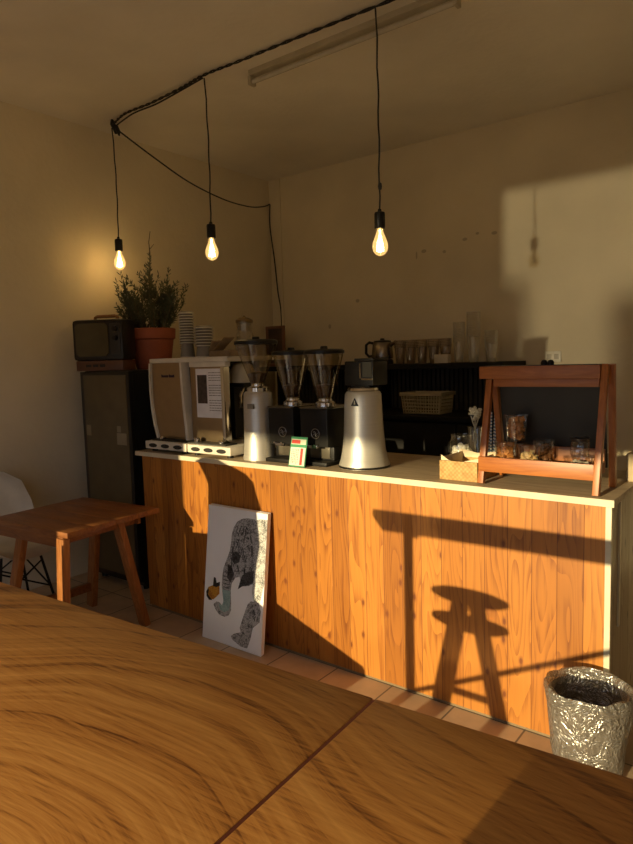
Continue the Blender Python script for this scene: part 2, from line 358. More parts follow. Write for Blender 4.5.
# plastic basket on the cabinet
t = thing('plastic_basket', (-1.70, 1.87, 1.05), 'openwork plastic basket on the black cabinet under the cups', 'basket')
M_bask = mat('beige_plastic', (.42, .36, .22), .5)
bm = B()
bx(bm, -1.84, -1.56, 1.78, 1.96, 1.05, 1.06)
for k in range(15):
    x = -1.845+k*.0204
    for y, yt in ((1.775, 1.765), (1.965, 1.975)): beam(bm, (x, y, 1.05), (x*1.0+(x+1.70)*.1, yt, 1.185), .006, .006)
for k in range(10):
    y = 1.775+k*.021
    for x, xt in ((-1.845, -1.86), (-1.555, -1.54)): beam(bm, (x, y, 1.05), (xt, y, 1.185), .006, .006)
for z, e in ((1.075, .002), (1.10, .006), (1.125, .009), (1.15, .012)):
    bx(bm, -1.845-e, -1.555+e, 1.77-e*.7, 1.775-e*.7, z, z+.007); bx(bm, -1.845-e, -1.555+e, 1.965+e*.7, 1.97+e*.7, z, z+.007)
    bx(bm, -1.85-e, -1.845-e, 1.775, 1.965, z, z+.007); bx(bm, -1.555+e, -1.55+e, 1.775, 1.965, z, z+.007)
for a in ((-1.87, -1.53, 1.755, 1.77), (-1.87, -1.53, 1.97, 1.985), (-1.87, -1.855, 1.77, 1.97), (-1.545, -1.53, 1.77, 1.97)): bx(bm, *a, 1.18, 1.205, bev=.002)
obj('basket_body', bm, M_bask, t)
# outlet
t = thing('wall_socket', (-.912, YB, 1.441), 'white double wall socket above the display stand', 'socket')
box_obj('plate', mat('white_plastic', (.8, .75, .62), .4), t, -.965, -.855, YB-.012, YB, 1.40, 1.475, bev=.004)
for x in (-.935, -.885): box_obj('socket_face', mat('socket_face', (.55, .5, .4), .4), t, x-.016, x+.016, YB-.015, YB-.011, 1.42, 1.455, bev=.002)
# picture frame in the corner
t = thing('picture_frame', (-3.27, 2.0, 1.413), 'small dark framed picture standing in the far corner behind the hoppers', 'picture frame')
bm = B()
for a in ((-3.375, -3.35, 1.413, 1.77), (-3.185, -3.16, 1.413, 1.77), (-3.35, -3.185, 1.745, 1.77), (-3.35, -3.185, 1.413, 1.44)): bx(bm, a[0], a[1], 1.98, 2.0, a[2], a[3], .003)
obj('frame', bm, mat('frame_brown', (.20, .09, .05), .5), t)
box_obj('picture', mat('dark_print', (.06, .035, .025), .4, var=.6), t, -3.35, -3.185, 1.99, 1.998, 1.44, 1.745)
# ------------------------------------------------------------------ fridge, TV, pot
t = thing('fridge', (-3.11, .42, 0), 'tall dark fridge with a tan front panel and black frame by the left wall', 'fridge')
M_fr = mat('fridge_tan', (.125, .095, .05), .4)
M_frb = mat('fridge_black', (.012, .011, .01), .3)
box_obj('body', M_frb, t, -3.375, -2.845, .14, .72, .03, 1.43, bev=.006)
for x in (-3.34, -2.88):
    for y in (.18, .68): lathe_obj('foot', M_blk, t, [(0, 0), (.02, 0), (.02, .03), (0, .03)], (x, y, 0), 12)
d = box_obj('door', M_frb, t, -3.375, -2.845, .105, .138, .06, 1.425, bev=.005)
box_obj('front_panel', M_fr, d, -3.335, -2.872, .10, .107, .09, 1.40, bev=.002)
box_obj('sticker', mat('sticker', (.30, .25, .16), .6), d, -3.325, -3.275, .098, .1005, 1.0, 1.07)
box_obj('sticker', MATS['sticker'], d, -2.99, -2.89, .098, .1005, .955, 1.03)
box_obj('sticker', MATS['sticker'], d, -2.985, -2.945, .098, .1005, 1.035, 1.075)
t = thing('television', (-3.20, .20, 1.43), 'old small black television on a brown base on top of the fridge', 'television', rz=math.radians(25))
M_tv = mat('tv_black', (.009, .007, .006), .4)
def tvb(name, m, par, *a, bev=0.0, **kw): return box_obj(name, m, par, *a, bev=bev, local=True, **kw)
tvb('base', mat('tv_brown', (.12, .05, .025), .4), t, -.175, .165, -.085, .085, 0, .067, bev=.006)
tvb('body', M_tv, t, -.19, .175, -.09, .09, .067, .335, bev=.025)
bm = B(); prism(bm, [(-.14, .095), (.055, .095), (.075, .115), (.075, .29), (.055, .31), (-.14, .31), (-.16, .29), (-.16, .115)], -.098, -.088, XZ)
obj('screen', bm, mat('tv_screen', (.085, .07, .038), .16), t, local=True)
tvb('control_panel', mat('tv_panel', (.03, .026, .022), .4), t, .088, .16, -.097, -.088, .105, .305, bev=.002)
for z in (.27, .21):
    bm = B(); lathe(bm, [(0, 0), (.018, 0), (.015, .02), (0, .02)], 14, M=Matrix.Translation((.13, -.096, z)) @ Matrix.Rotation(PI/2, 4, 'X')); obj('knob', bm, M_tv, t, local=True)
for k in range(3): tvb('button', M_tv, t, -.10+k*.05, -.065+k*.05, -.09, -.083, .025, .042)
bm = B(); tube(bm, [(-.07, 0, .33), (-.065, 0, .352), (-.05, 0, .358), (.08, 0, .358), (.095, 0, .352), (.10, 0, .33)], .011); obj('handle', bm, mat('handle_wood', (.30, .14, .05), .4), t, local=True, label='brown carrying handle')
# potted plant
PX, PY, PZ = -3.13, .53, 1.43
t = thing('potted_plant', (PX, PY, PZ), 'spiky green shrub in a terracotta pot on top of the fridge', 'plant')
M_terra = mat('terracotta', (.34, .085, .035), .7)
lathe_obj('pot', M_terra, t, [(0, 0), (.112, 0), (.118, .01), (.145, .2), (.15, .205), (.158, .21), (.162, .275), (.155, .28), (.145, .275), (.14, .24), (0, .235)], (PX, PY, PZ), 32)
lathe_obj('soil', mat('soil', (.03, .02, .012), .95, bump=.8), t, [(0, .252), (.139, .25)], (PX, PY, PZ), 24)
random.seed(4)
stems = B(); leaves = B()
def spray(p, d, L, depth):
    pts = [p.copy()]; dd = d.normalized()
    n = max(4, int(L/.03))
    for k in range(n):
        dd = (dd + Vector((random.gauss(0, .10), random.gauss(0, .10), random.gauss(.05, .06)))).normalized()
        pts.append(pts[-1] + dd*(L/n))
    r0_ = .0045 if depth == 0 else .0026
    tube(stems, pts, [r0_*(1-.75*i/n) for i in range(n+1)], 5)
    for i in range(1, n+1):
        for q in range(4 if depth else 3):
            a = random.random()*2*PI; tdir = (pts[i]-pts[i-1]).normalized()
            o_ = tdir.orthogonal().normalized(); o_ = Matrix.Rotation(a, 3, tdir) @ o_
            ld = (tdir*random.uniform(.6, 1.1) + o_*random.uniform(.5, .9)).normalized(); ll = random.uniform(.022, .042)
            b0 = pts[i-1].lerp(pts[i], random.random()); s = ld.orthogonal().normalized()*.0036; s2 = ld.cross(s.normalized())*.0018
            vs = [leaves.verts.new(x) for x in (b0, b0+ld*ll*.5+s, b0+ld*ll, b0+ld*ll*.5-s, b0+ld*ll*.5+s2)]
            leaves.faces.new((vs[0], vs[1], vs[4])); leaves.faces.new((vs[1], vs[2], vs[4])); leaves.faces.new((vs[2], vs[3], vs[4])); leaves.faces.new((vs[3], vs[0], vs[4]))
    if depth < 1:
        for k in range(5):
            i = random.randint(1, n-1)
            sd = (dd + Vector((random.gauss(0, .6), random.gauss(0, .6), random.uniform(.1, .6)))).normalized()
            spray(pts[i], sd, L*random.uniform(.25, .5), depth+1)
base = Vector((PX, PY, PZ+.25))
for k in range(40):
    a = random.random()*2*PI; rr = .11*math.sqrt(random.random())
    spr = random.uniform(.1, 1.05)
    spray(base + Vector((math.cos(a)*rr, math.sin(a)*rr, 0)), Vector((math.cos(a)*spr, math.sin(a)*spr, 1.0)), random.uniform(.20, .38)*(1.15-.3*spr), 0)
spray(base, Vector((.02, .05, 1)), .50, 0); spray(base+Vector((.02, 0, 0)), Vector((.12, -.05, 1)), .42, 0)
tube(stems, [base, base+Vector((.0, .0, .3)), base+Vector((.02, 0, .55)), base+Vector((.015, 0, .62)), base+Vector((.035, .0, .69))], [.006, .005, .004, .003, .002], 6)
tube(stems, [base+Vector((.018, 0, .57)), base+Vector((.07, 0, .60))], [.003, .0015], 5)
obj('stems', stems, mat('plant_stem', (.10, .08, .04), .7), t)
obj('foliage', leaves, mat('plant_leaf', (.055, .068, .035), .5, var=.4), t, kind='stuff')
# ------------------------------------------------------------------ espresso machine
t = thing('espresso_machine', (-2.25, .35, .95), 'boxy coffee machine with brushed tan panels and white edges at the bar end', 'coffee machine')
M_tan = mat('brushed_panel', (.40, .29, .17), .28, .85, var=.05, stretch=(2, 40, 2))
M_wht = mat('machine_white', (.72, .66, .55), .35)
M_chr = mat('chrome', (.75, .73, .70), .12, 1.0, var=.03)
box_obj('body', M_dark, t, -2.56, -2.17, .16, .58, 1.03, 1.465)
box_obj('top_cover', M_wht, t, -2.625, -1.965, .10, .61, 1.468, 1.495, bev=.006)
def curved(x0s, x1s):
    zs = [1.02, 1.10, 1.2, 1.3, 1.4, 1.468]
    return [(x, z) for x, z in zip(x0s, zs)] + [(x, z) for x, z in reversed(list(zip(x1s, zs)))]
bm = B(); prism(bm, curved([-2.575, -2.60, -2.617, -2.624, -2.622, -2.617], [-2.315, -2.32, -2.33, -2.338, -2.342, -2.343]), .115, .145, XZ)
pl = obj('left_panel', bm, M_tan, t)
bm = B(); prism(bm, curved([-2.59, -2.615, -2.632, -2.639, -2.637, -2.632], [-2.575, -2.60, -2.617, -2.624, -2.622, -2.617]), .10, .15, XZ); obj('edge_strip', bm, M_wht, pl, label='white curved edge strip')
bm = B(); prism(bm, curved([-2.315, -2.32, -2.33, -2.338, -2.342, -2.343], [-2.292, -2.298, -2.31, -2.32, -2.325, -2.327]), .09, .15, XZ); obj('edge_strip', bm, M_wht, pl, label='white curved edge strip')
# small dark lettering on the left panel, too blurred to read
bm = B(); x = -2.535
for wd, hh in ((.012, .017), (.013, .013), (.013, .013), (.012, .013), (.014, .013), (.005, 0), (.012, .017), (.013, .013), (.012, .013), (.012, .016)):
    if hh: bx(bm, x, x+wd-.003, .1125, .1155, 1.383, 1.383+hh)
    x += wd
obj('lettering', bm, mat('purple_ink', (.035, .01, .03), .5), pl)
pr = box_obj('right_panel', M_tan, t, -2.285, -2.025, .118, .145, 1.02, 1.44, bev=.002)
box_obj('edge_strip', M_chr, pr, -2.025, -2.0, .105, .15, 1.0, 1.44, bev=.003, label='polished edge strip')
box_obj('top_strip', M_wht, pr, -2.285, -1.99, .11, .15, 1.44, 1.468, bev=.003)
for k, (x0, x1) in enumerate(((-2.60, -2.235), (-2.225, -1.885))):
    tr = box_obj('tray', M_wht, t, x0, x1, .02, .56, .966, 1.012, bev=.006, label='white slotted base tray')
    for q in range(3):
        bm = B(); cx = x0 + (x1-x0)*(.2+.3*q)
        prism(bm, [(cx+.036*math.cos(a*PI/8), .988+.012*math.sin(a*PI/8)) for a in range(16)], .017, .03, XZ); obj('slot', bm, M_dark, tr)
    for x in (x0+.04, x1-.04):
        for y in (.06, .5): lathe_obj('foot', M_blk, t, [(0, 0), (.018, 0), (.018, .015), (0, .015)], (x, y, .95), 12)
bm = B(); bx(bm, -2.57, -1.95, .05, .14, 1.012, 1.02)
obj('drip_grid', bm, M_dark, t)
for x, hh in ((-2.50, .012), (-2.20, .02), (-2.0, .014)): lathe_obj('spout', M_chr, t, [(0, 0), (.02, 0), (.022, hh), (.014, hh+.006), (0, hh+.006)], (x, .075, 1.02), 16)
lathe_obj('group_dome', mat('cream_enamel', (.55, .47, .32), .4), t, [(.085, 0), (.084, .012), (.07, .07), (.055, .10), (.03, .112), (0, .114)], (-2.065, .32, 1.345))
box_obj('group_arm', M_blk, t, -2.16, -1.98, .24, .40, 1.32, 1.345, bev=.004)
box_obj('group_column', M_blk, t, -2.165, -2.10, .28, .38, 1.02, 1.32)
bm = B(); tube(bm, [(-2.04, .30, 1.32), (-2.04, .27, 1.27), (-2.04, .27, 1.2)], .012); obj('steam_wand', bm, M_chr, t)
# notice on the right panel
t = thing('paper_notice', (-2.13, .116, 1.15), 'white printed notice with a dark photo taped on the coffee machine', 'notice')
M_pap = mat('paper', (.84, .82, .84), .7)
sheet = B(); bx(sheet, -2.235, -2.03, .1145, .1172, 1.155, 1.43); n0 = len(sheet.faces)
box_obj('photo', mat('photo_dark', (.05, .035, .03), .4, var=.7, scale=40), t, -2.222, -2.145, .113, .1147, 1.235, 1.395)
bm = sheet; random.seed(2)
for k in range(17):
    z = 1.405 - k*.014
    if k % 6 == 4: continue
    x0 = -2.13 if k < 13 else -2.13
    x = x0
    while x < -2.03:
        l = random.uniform(.008, .024); bx(bm, x, min(x+l, -2.015), .1135, .1147, z, z+.0035); x += l+.004
paint(bm, n0, 1); obj('sheet', bm, [M_pap, mat('print_grey', (.16, .13, .11), .6)], t)
# paper cup stacks on top of the machine
M_pc = mat('grey_paper_cup', (.20, .18, .155), .6); M_pcw = mat('white_paper_cup', (.62, .58, .5), .6); M_pcb = mat('kraft_cup', (.17, .085, .03), .7)
def rim_stack(loc, r, h, n, m, mrim, name, label):
    t = thing(name, loc, label, 'cups', 'paper cup stacks on the coffee machine')
    step = (h*.75)/n; ch = h - step*(n-1); bm = B()
    lathe(bm, [(0, 0), (r, 0), (r*.98, .006), (r*.78, ch), (0, ch)], 22)
    for k in range(1, n): 
        z = ch + (k-1)*step; lathe(bm, [(r*.80, z), (r, z+.001), (r*.985, z+step*.5), (r*.79, z+step)], 22)
    lathe(bm, [(r*.79, h-.002), (0, h-.002)], 22)
    n0 = len(bm.faces)
    for k in range(n):
        z = 0.0 if k == 0 else ch+(k-1)*step
        lathe(bm, [(r*1.0, z+.0015), (r*1.035, z+.003), (r*1.035, z+.0055), (r*1.0, z+.007)], 22)
    paint(bm, n0, 1); obj('cups', bm, [m, mrim], t, local=True); return t
rim_stack((-2.525, .31, 1.495), .037, .165, 9, M_pcb, M_pcb, 'paper_cup_stack', 'short brown paper cup stack beside the plant pot')
rim_stack((-2.43, .235, 1.495), .045, .275, 13, M_pc, M_pcw, 'paper_cup_stack', 'tallest grey paper cup stack, in the middle of three')
rim_stack((-2.32, .27, 1.495), .055, .185, 8, M_pc, M_pcw, 'paper_cup_stack', 'wide grey paper cup stack, the one nearest the hoppers')
# bag + scoop + jar on machine top
t = thing('filter_bag', (-2.12, .3, 1.495), 'crumpled open paper bag on the coffee machine beside the cups', 'bag')
bm = B(); M_ = Matrix.Translation((-2.13, .26, 1.495)) @ Matrix.Rotation(-.2, 4, 'Z')
bx(bm, -.11, .11, -.05, .05, 0, .035, .006, M_); obj('bag_body', bm, mat('kraft_paper', (.26, .18, .10), .8, bump=.6), t)
bm = B(); beam(bm, (-2.18, .24, 1.53), (-2.06, .22, 1.60), .004, .07, (0, 0, 1)); beam(bm, (-2.22, .25, 1.53), (-2.15, .21, 1.585), .004, .06, (0, 0, 1)); obj('flap', bm, MATS['kraft_paper'], t)
t = thing('glass_jar', (-2.17, .46, 1.495), 'faceted glass jar with a dark lid on the coffee machine', 'jar')
lathe_obj('jar_body', clear('smoky_glass', (.7, .64, .5), .10, .05, .08), t, [(0, 0), (.05, 0), (.062, .02), (.058, .1), (.045, .15), (.05, .2)], (-2.17, .46, 1.495), 10, sharp=10)
lathe_obj('lid', mat('bronze_lid', (.16, .11, .05), .4, .6), t, [(.052, .2), (.052, .215), (.03, .228), (.012, .232), (0, .245)], (-2.17, .46, 1.495), 16)
# ------------------------------------------------------------------ grinders
M_alu = mat('brushed_aluminium', (.60, .57, .50), .42, .6, var=.04, stretch=(1, 1, 30))
M_hop = clear('smoked_hopper', (.74, .68, .55), .08, .06, .03, (.2, .16, .1))
M_bean = mat('coffee_beans', (.07, .03, .012), .4, bump=1.0, bscale=90)
def warn_sign(parent, M):
    bm = B(); prism(bm, [(-.02, -.017), (.02, -.017), (0, .02)], 0, .0015, M); s = obj('warning_sticker', bm, M_blk, parent, label='black triangle warning sticker')
    bm = B(); prism(bm, [(-.004, -.010), (.004, -.010), (.002, .008), (-.002, .008)], .001, .0022, M); obj('sign_mark', bm, mat('sign_pale', (.35, .32, .24), .5), s)
# right silver grinder: flared foot, black block hopper
gx, gy = -1.14, .175
t = thing('coffee_grinder', (gx, gy, .95), 'silver coffee grinder with flared foot and triangle sticker, black block on top', 'grinder', 'grinders on the bar')
lathe_obj('body', M_alu, t, [(0, 0), (.122, 0), (.122, .012), (.112, .04), (.104, .08), (.098, .13), (.093, .2), (.089, .3), (.086, .345), (.078, .358), (0, .36)], (gx, gy, .95), 40)
lathe_obj('base_ring', M_blk, t, [(.1225, .001), (.124, .006), (.1225, .011)], (gx, gy, .95), 40)
lathe_obj('collar', M_chr, t, [(.07, .358), (.074, .365), (.07, .375), (.05, .385), (.02, .388), (0, .388)], (gx, gy, .95), 28)
bm = B(); bx(bm, gx-.09, gx+.07, gy-.02, gy+.11, 1.335, 1.45, .006); h_ = obj('hopper', bm, M_blk, t)
box_obj('lid', M_blk, h_, gx-.03, gx+.075, gy-.025, gy+.115, 1.451, 1.463, bev=.003)
box_obj('edge_strip', M_chr, h_, gx+.0, gx+.006, gy-.027, gy-.019, 1.37, 1.44)
box_obj('window', mat('grey_window', (.05, .045, .03), .5), h_, gx+.015, gx+.065, gy-.0235, gy-.0195, 1.375, 1.445)
box_obj('edge_strip', M_chr, h_, gx+.01, gx+.068, gy-.027, gy-.019, 1.362, 1.369)
vd = (CAM - Vector((gx, gy, 1.26))); vd.z = 0; vd.normalize(); vd = Matrix.Rotation(-.45, 3, 'Z') @ vd
sx = u0.cross(vd).normalized(); sp_ = Vector((gx, gy, 1.262)) + vd*.0905
warn_sign(t, Matrix(((sx.x, 0, vd.x, sp_.x), (sx.y, 0, vd.y, sp_.y), (0, 1, 0, sp_.z), (0, 0, 0, 1))))
# left silver grinder: slim column, clear cone hopper with wide dark lid
gx, gy = -1.765, .12
t = thing('coffee_grinder', (gx, gy, .95), 'slim silver coffee grinder with wide dark hopper lid, beside the coffee machine', 'grinder', 'grinders on the bar')
lathe_obj('body', M_alu, t, [(0, 0), (.088, 0), (.088, .015), (.084, .03), (.080, .1), (.077, .3), (.074, .345), (.066, .356), (0, .358)], (gx, gy, .95), 36)
lathe_obj('collar', M_chr, t, [(.058, .356), (.058, .375), (.035, .385), (.035, .40)], (gx, gy, .95), 28)
h_ = lathe_obj('hopper', M_hop, t, [(.034, .39), (.04, .41), (.105, .585), (.108, .60)], (gx, gy, .95), 32)
lathe_obj('beans', M_bean, h_, [(0, .40), (.033, .40), (.037, .412), (.052, .45), (0, .46)], (gx, gy, .95), 20)
lathe_obj('lid', M_blk, t, [(.108, .60), (.114, .602), (.114, .618), (.10, .625), (.02, .628), (.018, .64), (0, .64)], (gx, gy, .95), 32)
box_obj('label_plate', mat('dull_plate', (.30, .28, .24), .4, .6), t, gx-.0, gx+.04, gy-.083, gy-.072, 1.22, 1.245)
# two black grinders
def black_grinder(cx, cy, label):
    t = thing('coffee_grinder', (cx, cy, .95), label, 'grinder', 'grinders on the bar')
    bm = B(); bx(bm, -.083, .083, -.10, .14, .09, .275, .006); bx(bm, -.083, .083, -.05, .14, .02, .09, .004); obj('body', bm, M_blk, t, local=True)
    bm = B(); bx(bm, -.09, .09, -.125, .145, 0, .02, .004); obj('base', bm, M_blk, t, local=True)
    bm = B(); bx(bm, -.06, .06, -.055, -.048, .028, .088, .002); obj('sunlit_lower_front', bm, mat('sunlit_front_grey', (.10, .085, .06), .35, .4), t, local=True, label='lower front, greyed for the sunlight on it')  # sunlight on the lower front put into a grey plate
    bm = B(); bx(bm, -.085, .085, -.102, .142, .275, .283, .002); obj('top_plate', bm, mat('dark_steel2', (.2, .19, .17), .25, 1), t, local=True)
    bm = B(); M_ = Matrix.Translation((.01, -.1005, .155)) @ Matrix.Rotation(PI/2, 4, 'X')
    ring = [(math.cos(k*PI/12), math.sin(k*PI/12)) for k in range(24)]
    tube(bm, [M_ @ Vector((x*.024, y*.024, 0)) for x, y in ring+ring[:1]], .0018, 5)
    tube(bm, [M_ @ Vector((-.013+.026*k/8, .007*math.sin(k*PI/4)+.004, 0)) for k in range(9)], .0018, 5)
    tube(bm, [M_ @ Vector((-.012+.024*k/8, .007*math.sin(k*PI/4)-.007, 0)) for k in range(9)], .0016, 5)
    obj('round_emblem', bm, mat('emblem_silver', (.32, .3, .27), .3, .8), t, local=True, label='thin silver ring emblem with a wave')
    bm = B(); lathe(bm, [(.05, .283), (.05, .30), (.036, .308), (.036, .325)], 28); obj('collar', bm, M_chr, t, local=True)
    bm = B(); lathe(bm, [(.035, .315), (.042, .335), (.092, .525), (.094, .54)], 32); h_ = obj('hopper', bm, M_hop, t, local=True)
    bm = B(); lathe(bm, [(0, .318), (.034, .318), (.040, .336), (.055, .385), (0, .395)], 20); obj('beans', bm, M_bean, h_, local=True)
    bm = B(); lathe(bm, [(.094, .54), (.101, .542), (.101, .555), (.09, .562), (.02, .565), (.016, .578), (0, .578)], 32); obj('lid', bm, M_blk, t, local=True)
    bm = B(); bx(bm, -.03, .03, -.118, -.10, .085, .10, .002); bx(bm, -.028, -.018, -.13, -.10, .10, .106); bx(bm, .018, .028, -.13, -.10, .10, .106); obj('spout', bm, M_chr, t, local=True)
    return t
g = black_grinder(-1.582, .185, 'black box coffee grinder next to the slim silver one')
g = black_grinder(-1.372, .185, 'black box coffee grinder just behind the green card')
# green card in front of them
t = thing('table_card', (-1.418, .0, .95), 'small green and white card with red lettering in front of the black grinders', 'card')
Mc = Matrix.Translation((-1.418, .0, .951)) @ Matrix.Rotation(-.22, 4, 'X')
def cardbox(name, m, x0, x1, z0, z1, y0, y1, parent):
    bm = B(); bx(bm, x0, x1, y0, y1, z0, z1, 0, Mc); return obj(name, bm, m, parent)
M_cg = mat('card_green', (.05, .28, .13), .5); M_cr = mat('card_red', (.55, .06, .04), .5); M_cw = mat('card_white', (.75, .72, .62), .5)
cb = cardbox('card_face', M_cg, -.05, .05, 0, .145, 0, .004, t)
cardbox('white_panel', M_cw, -.046, .046, .006, .094, -.0012, .0005, cb)
cardbox('white_panel', mat('card_pale', (.62, .66, .5), .5), -.045, .045, .108, .134, -.0012, .0005, cb)
cardbox('red_strip', M_cr, .017, .032, .010, .09, -.0022, 0, cb)
cardbox('red_strip', M_cr, -.043, .01, .112, .130, -.0022, 0, cb)
bm = B(); random.seed(7)
for k in range(5):
    x = -.037 + k*.0095
    z = .086
    while z > .02:
        l = random.uniform(.004, .011); bx(bm, x, x+.003, -.002, 0, z-l, z, 0, Mc); z -= l+.004
obj('lettering', bm, mat('card_print', (.42, .22, .17), .6), cb)
bm = B(); beam(bm, (-1.418, .028, 1.06), (-1.418, .05, .951), .03, .003, (1, 0, 0)); obj('prop', bm, M_cw, t)
# ------------------------------------------------------------------ display stand
t = thing('display_stand', (-.28, .11, .95), 'reddish wooden display stand with chalkboard back and tray on the bar', 'display stand')
M_red = wood('stand_wood', (.30, .085, .014), (.46, .155, .028), (5, 45, 45), .4)
M_redv = wood('stand_wood_upright', (.30, .085, .014), (.50, .17, .032), (45, 45, 5), .4)
def leg(p0, p1, w=.024, d=.024):
    bm = B(); beam(bm, p0, p1, w, d, (1, 0, 0), .002); obj('leg', bm, M_redv, t)
leg((-.492, .035, .954), (-.487, .115, 1.363)); leg((-.052, .010, .954), (-.050, .112, 1.416), .022, .03)
leg((-.492, .265, .954), (-.487, .165, 1.363)); leg((-.044, .215, .954), (-.042, .165, 1.416), .022, .03)
tb = box_obj('top_bar', M_red, t, -.522, -.064, .09, .19, 1.367, 1.416, bev=.002)
bm = B(); bx(bm, -.516, -.07, .096, .184, 1.4155, 1.418); obj('top_plate', bm, M_blk, tb, label='black top plate')
box_obj('rail', M_red, t, -.47, -.07, .105, .12, 1.335, 1.367, bev=.002)
bm = B(); M_ = Matrix.Translation((0, .2, 0)) @ Matrix.Rotation(-.10, 4, 'X')
beam(bm, (-.27, .245, 1.02), (-.27, .18, 1.365), .40, .012, (1, 0, 0)); obj('chalkboard', bm, mat('chalkboard', (.028, .026, .022), .55, var=.25, scale=5), t)
for x in (-.28, -.255):
    bm = B(); lathe(bm, [(0, 0), (.012, .0), (.013, .008), (.008, .018), (0, .02)], 14, (x, .14, 1.418)); obj('knob', bm, M_blk, t, label='black knob')
tr = box_obj('tray', M_red, t, -.475, -.072, .045, .215, 1.005, 1.015)
box_obj('tray_front', M_red, tr, -.502, -.066, .030, .045, 1.003, 1.062, bev=.002)
box_obj('tray_back', M_red, tr, -.475, -.072, .2, .215, 1.015, 1.095, bev=.002)
box_obj('tray_side', M_red, tr, -.479, -.467, .045, .2, 1.015, 1.05); box_obj('tray_side', M_red, tr, -.080, -.068, .045, .2, 1.015, 1.05)
# snack tubs
M_snack = mat('orange_crackers', (.55, .22, .05), .6, var=.5, scale=60, bump=.8)
M_snack2 = mat('pale_crackers', (.62, .42, .18), .6, var=.5, scale=60, bump=.8)
def tub(loc, r, h, fill, m, label, name='snack_tub'):
    t = thing(name, loc, label, 'tub', 'clear snack tubs on the display stand')
    bm = B(); lathe(bm, [(0, .001), (r*.86, .001), (r*.88, .005), (r*.97, h-.012), (r*1.02, h-.011)], 26); obj('cup', bm, M_clear, t, local=True)
    bm = B(); lathe(bm, [(r*1.03, h-.012), (r*1.04, h-.003), (r*.95, h), (0, h)], 26); obj('lid', bm, M_clear, t, local=True)
    if fill:
        bm = B(); random.seed(int(loc[0]*1000))
        rr = r*.86; n = 0
        z = .008
        while z < fill*h:
            for k in range(7):
                a = random.random()*2*PI; q = (rr-.012)*math.sqrt(random.random())
                M_ = Matrix.Translation((q*math.cos(a), q*math.sin(a), z+.006)) @ Matrix.Rotation(random.random()*3, 4, 'X') @ Matrix.Rotation(random.random()*3, 4, 'Z')
                bx(bm, -.011, .011, -.008, .008, -.003, .003, .002, M_)
            z += .007
        obj('snacks', bm, m, t, local=True, kind='stuff')
    return t
tub((-.418, .105, 1.015), .043, .106, .82, M_snack, 'clear tub of orange snacks at the end of the tray, next to the leg')
tub((-.318, .088, 1.015), .043, .100, .6, M_snack2, 'clear tub half full of pale snacks, second in the tray')
tub((-.285, .158, 1.015), .042, .112, .7, mat('dark_cookies', (.22, .09, .03), .6, var=.5), 'clear tub of dark snacks behind the pale snack tub')
tub((-.385, .128, 1.121), .044, .104, .8, M_snack, 'clear tub of brown snacks stacked on top of two others')
tub((-.140, .115, 1.015), .054, .062, .5, mat('grey_sweets', (.42, .36, .28), .5, var=.5), 'low wide tub at the tray end under a small glass jar')
t = thing('small_jar', (-.138, .117, 1.078), 'small glass jar standing on the low tub in the display stand', 'jar')
lathe_obj('jar_body', M_clear, t, [(0, 0), (.033, 0), (.034, .05), (.03, .056)], (-.138, .117, 1.078), 24)
lathe_obj('lid', mat('dark_lid', (.06, .045, .035), .35, .5), t, [(.033, .055), (.034, .066), (0, .067)], (-.138, .117, 1.078), 24)
# wicker basket
def wicker(name):
    m, nt, b = nodes(name); v = coords(nt)
    a = N(nt, 'ShaderNodeTexChecker', i_Scale=110.0); nt.links.new(v, a.inputs['Vector'])
    n = N(nt, 'ShaderNodeTexNoise', i_Scale=40.0); nt.links.new(v, n.inputs['Vector'])
    c = ramp(nt, n.outputs['Fac'], [(0.3, (.46, .27, .09)), (.7, (.66, .43, .17))]); mx = N(nt, 'ShaderNodeMix', data_type='RGBA', blend_type='MULTIPLY'); mx.inputs[0].default_value = 1
    a.inputs[1].default_value = (1, 1, 1, 1); a.inputs[2].default_value = (.85, .80, .72, 1)
    nt.links.new(c, mx.inputs[6]); nt.links.new(a.outputs[0], mx.inputs[7]); nt.links.new(mx.outputs[2], b.inputs['Base Color']); b.inputs['Roughness'].default_value = .7
    bp = N(nt, 'ShaderNodeBump', i_Strength=.6, i_Distance=.004); nt.links.new(a.outputs['Fac'], bp.inputs['Height']); nt.links.new(bp.outputs['Normal'], b.inputs['Normal'])
    return m
M_wick = wicker('wicker_weave')
t = thing('wicker_basket', (-.60, .17, .95), 'small woven straw basket with a paper liner at the display stand foot', 'basket')
bm = B()
for a in ((-.685, -.517, .055, .067, .95, 1.03), (-.685, -.517, .253, .265, .95, 1.03), (-.685, -.673, .067, .253, .95, 1.03), (-.529, -.517, .067, .253, .95, 1.03), (-.673, -.529, .067, .253, .95, .96)): bx(bm, *a, bev=.003)
obj('basket_body', bm, M_wick, t)
M_lin = mat('liner_paper', (.74, .60, .38), .7)
bm = B()
prism(bm, [(-.683, 1.02), (-.519, 1.02), (-.519, 1.045), (-.56, 1.035), (-.61, 1.022), (-.65, 1.032), (-.683, 1.052)], .068, .070, XZ)
prism(bm, [(-.683, 1.02), (-.519, 1.02), (-.519, 1.05), (-.60, 1.04), (-.683, 1.055)], .250, .252, XZ)
bx(bm, -.672, -.670, .07, .25, .97, 1.045); bx(bm, -.532, -.530, .07, .25, .97, 1.04); bx(bm, -.67, -.532, .07, .25, .962, .968)
obj('paper_liner', bm, M_lin, t)
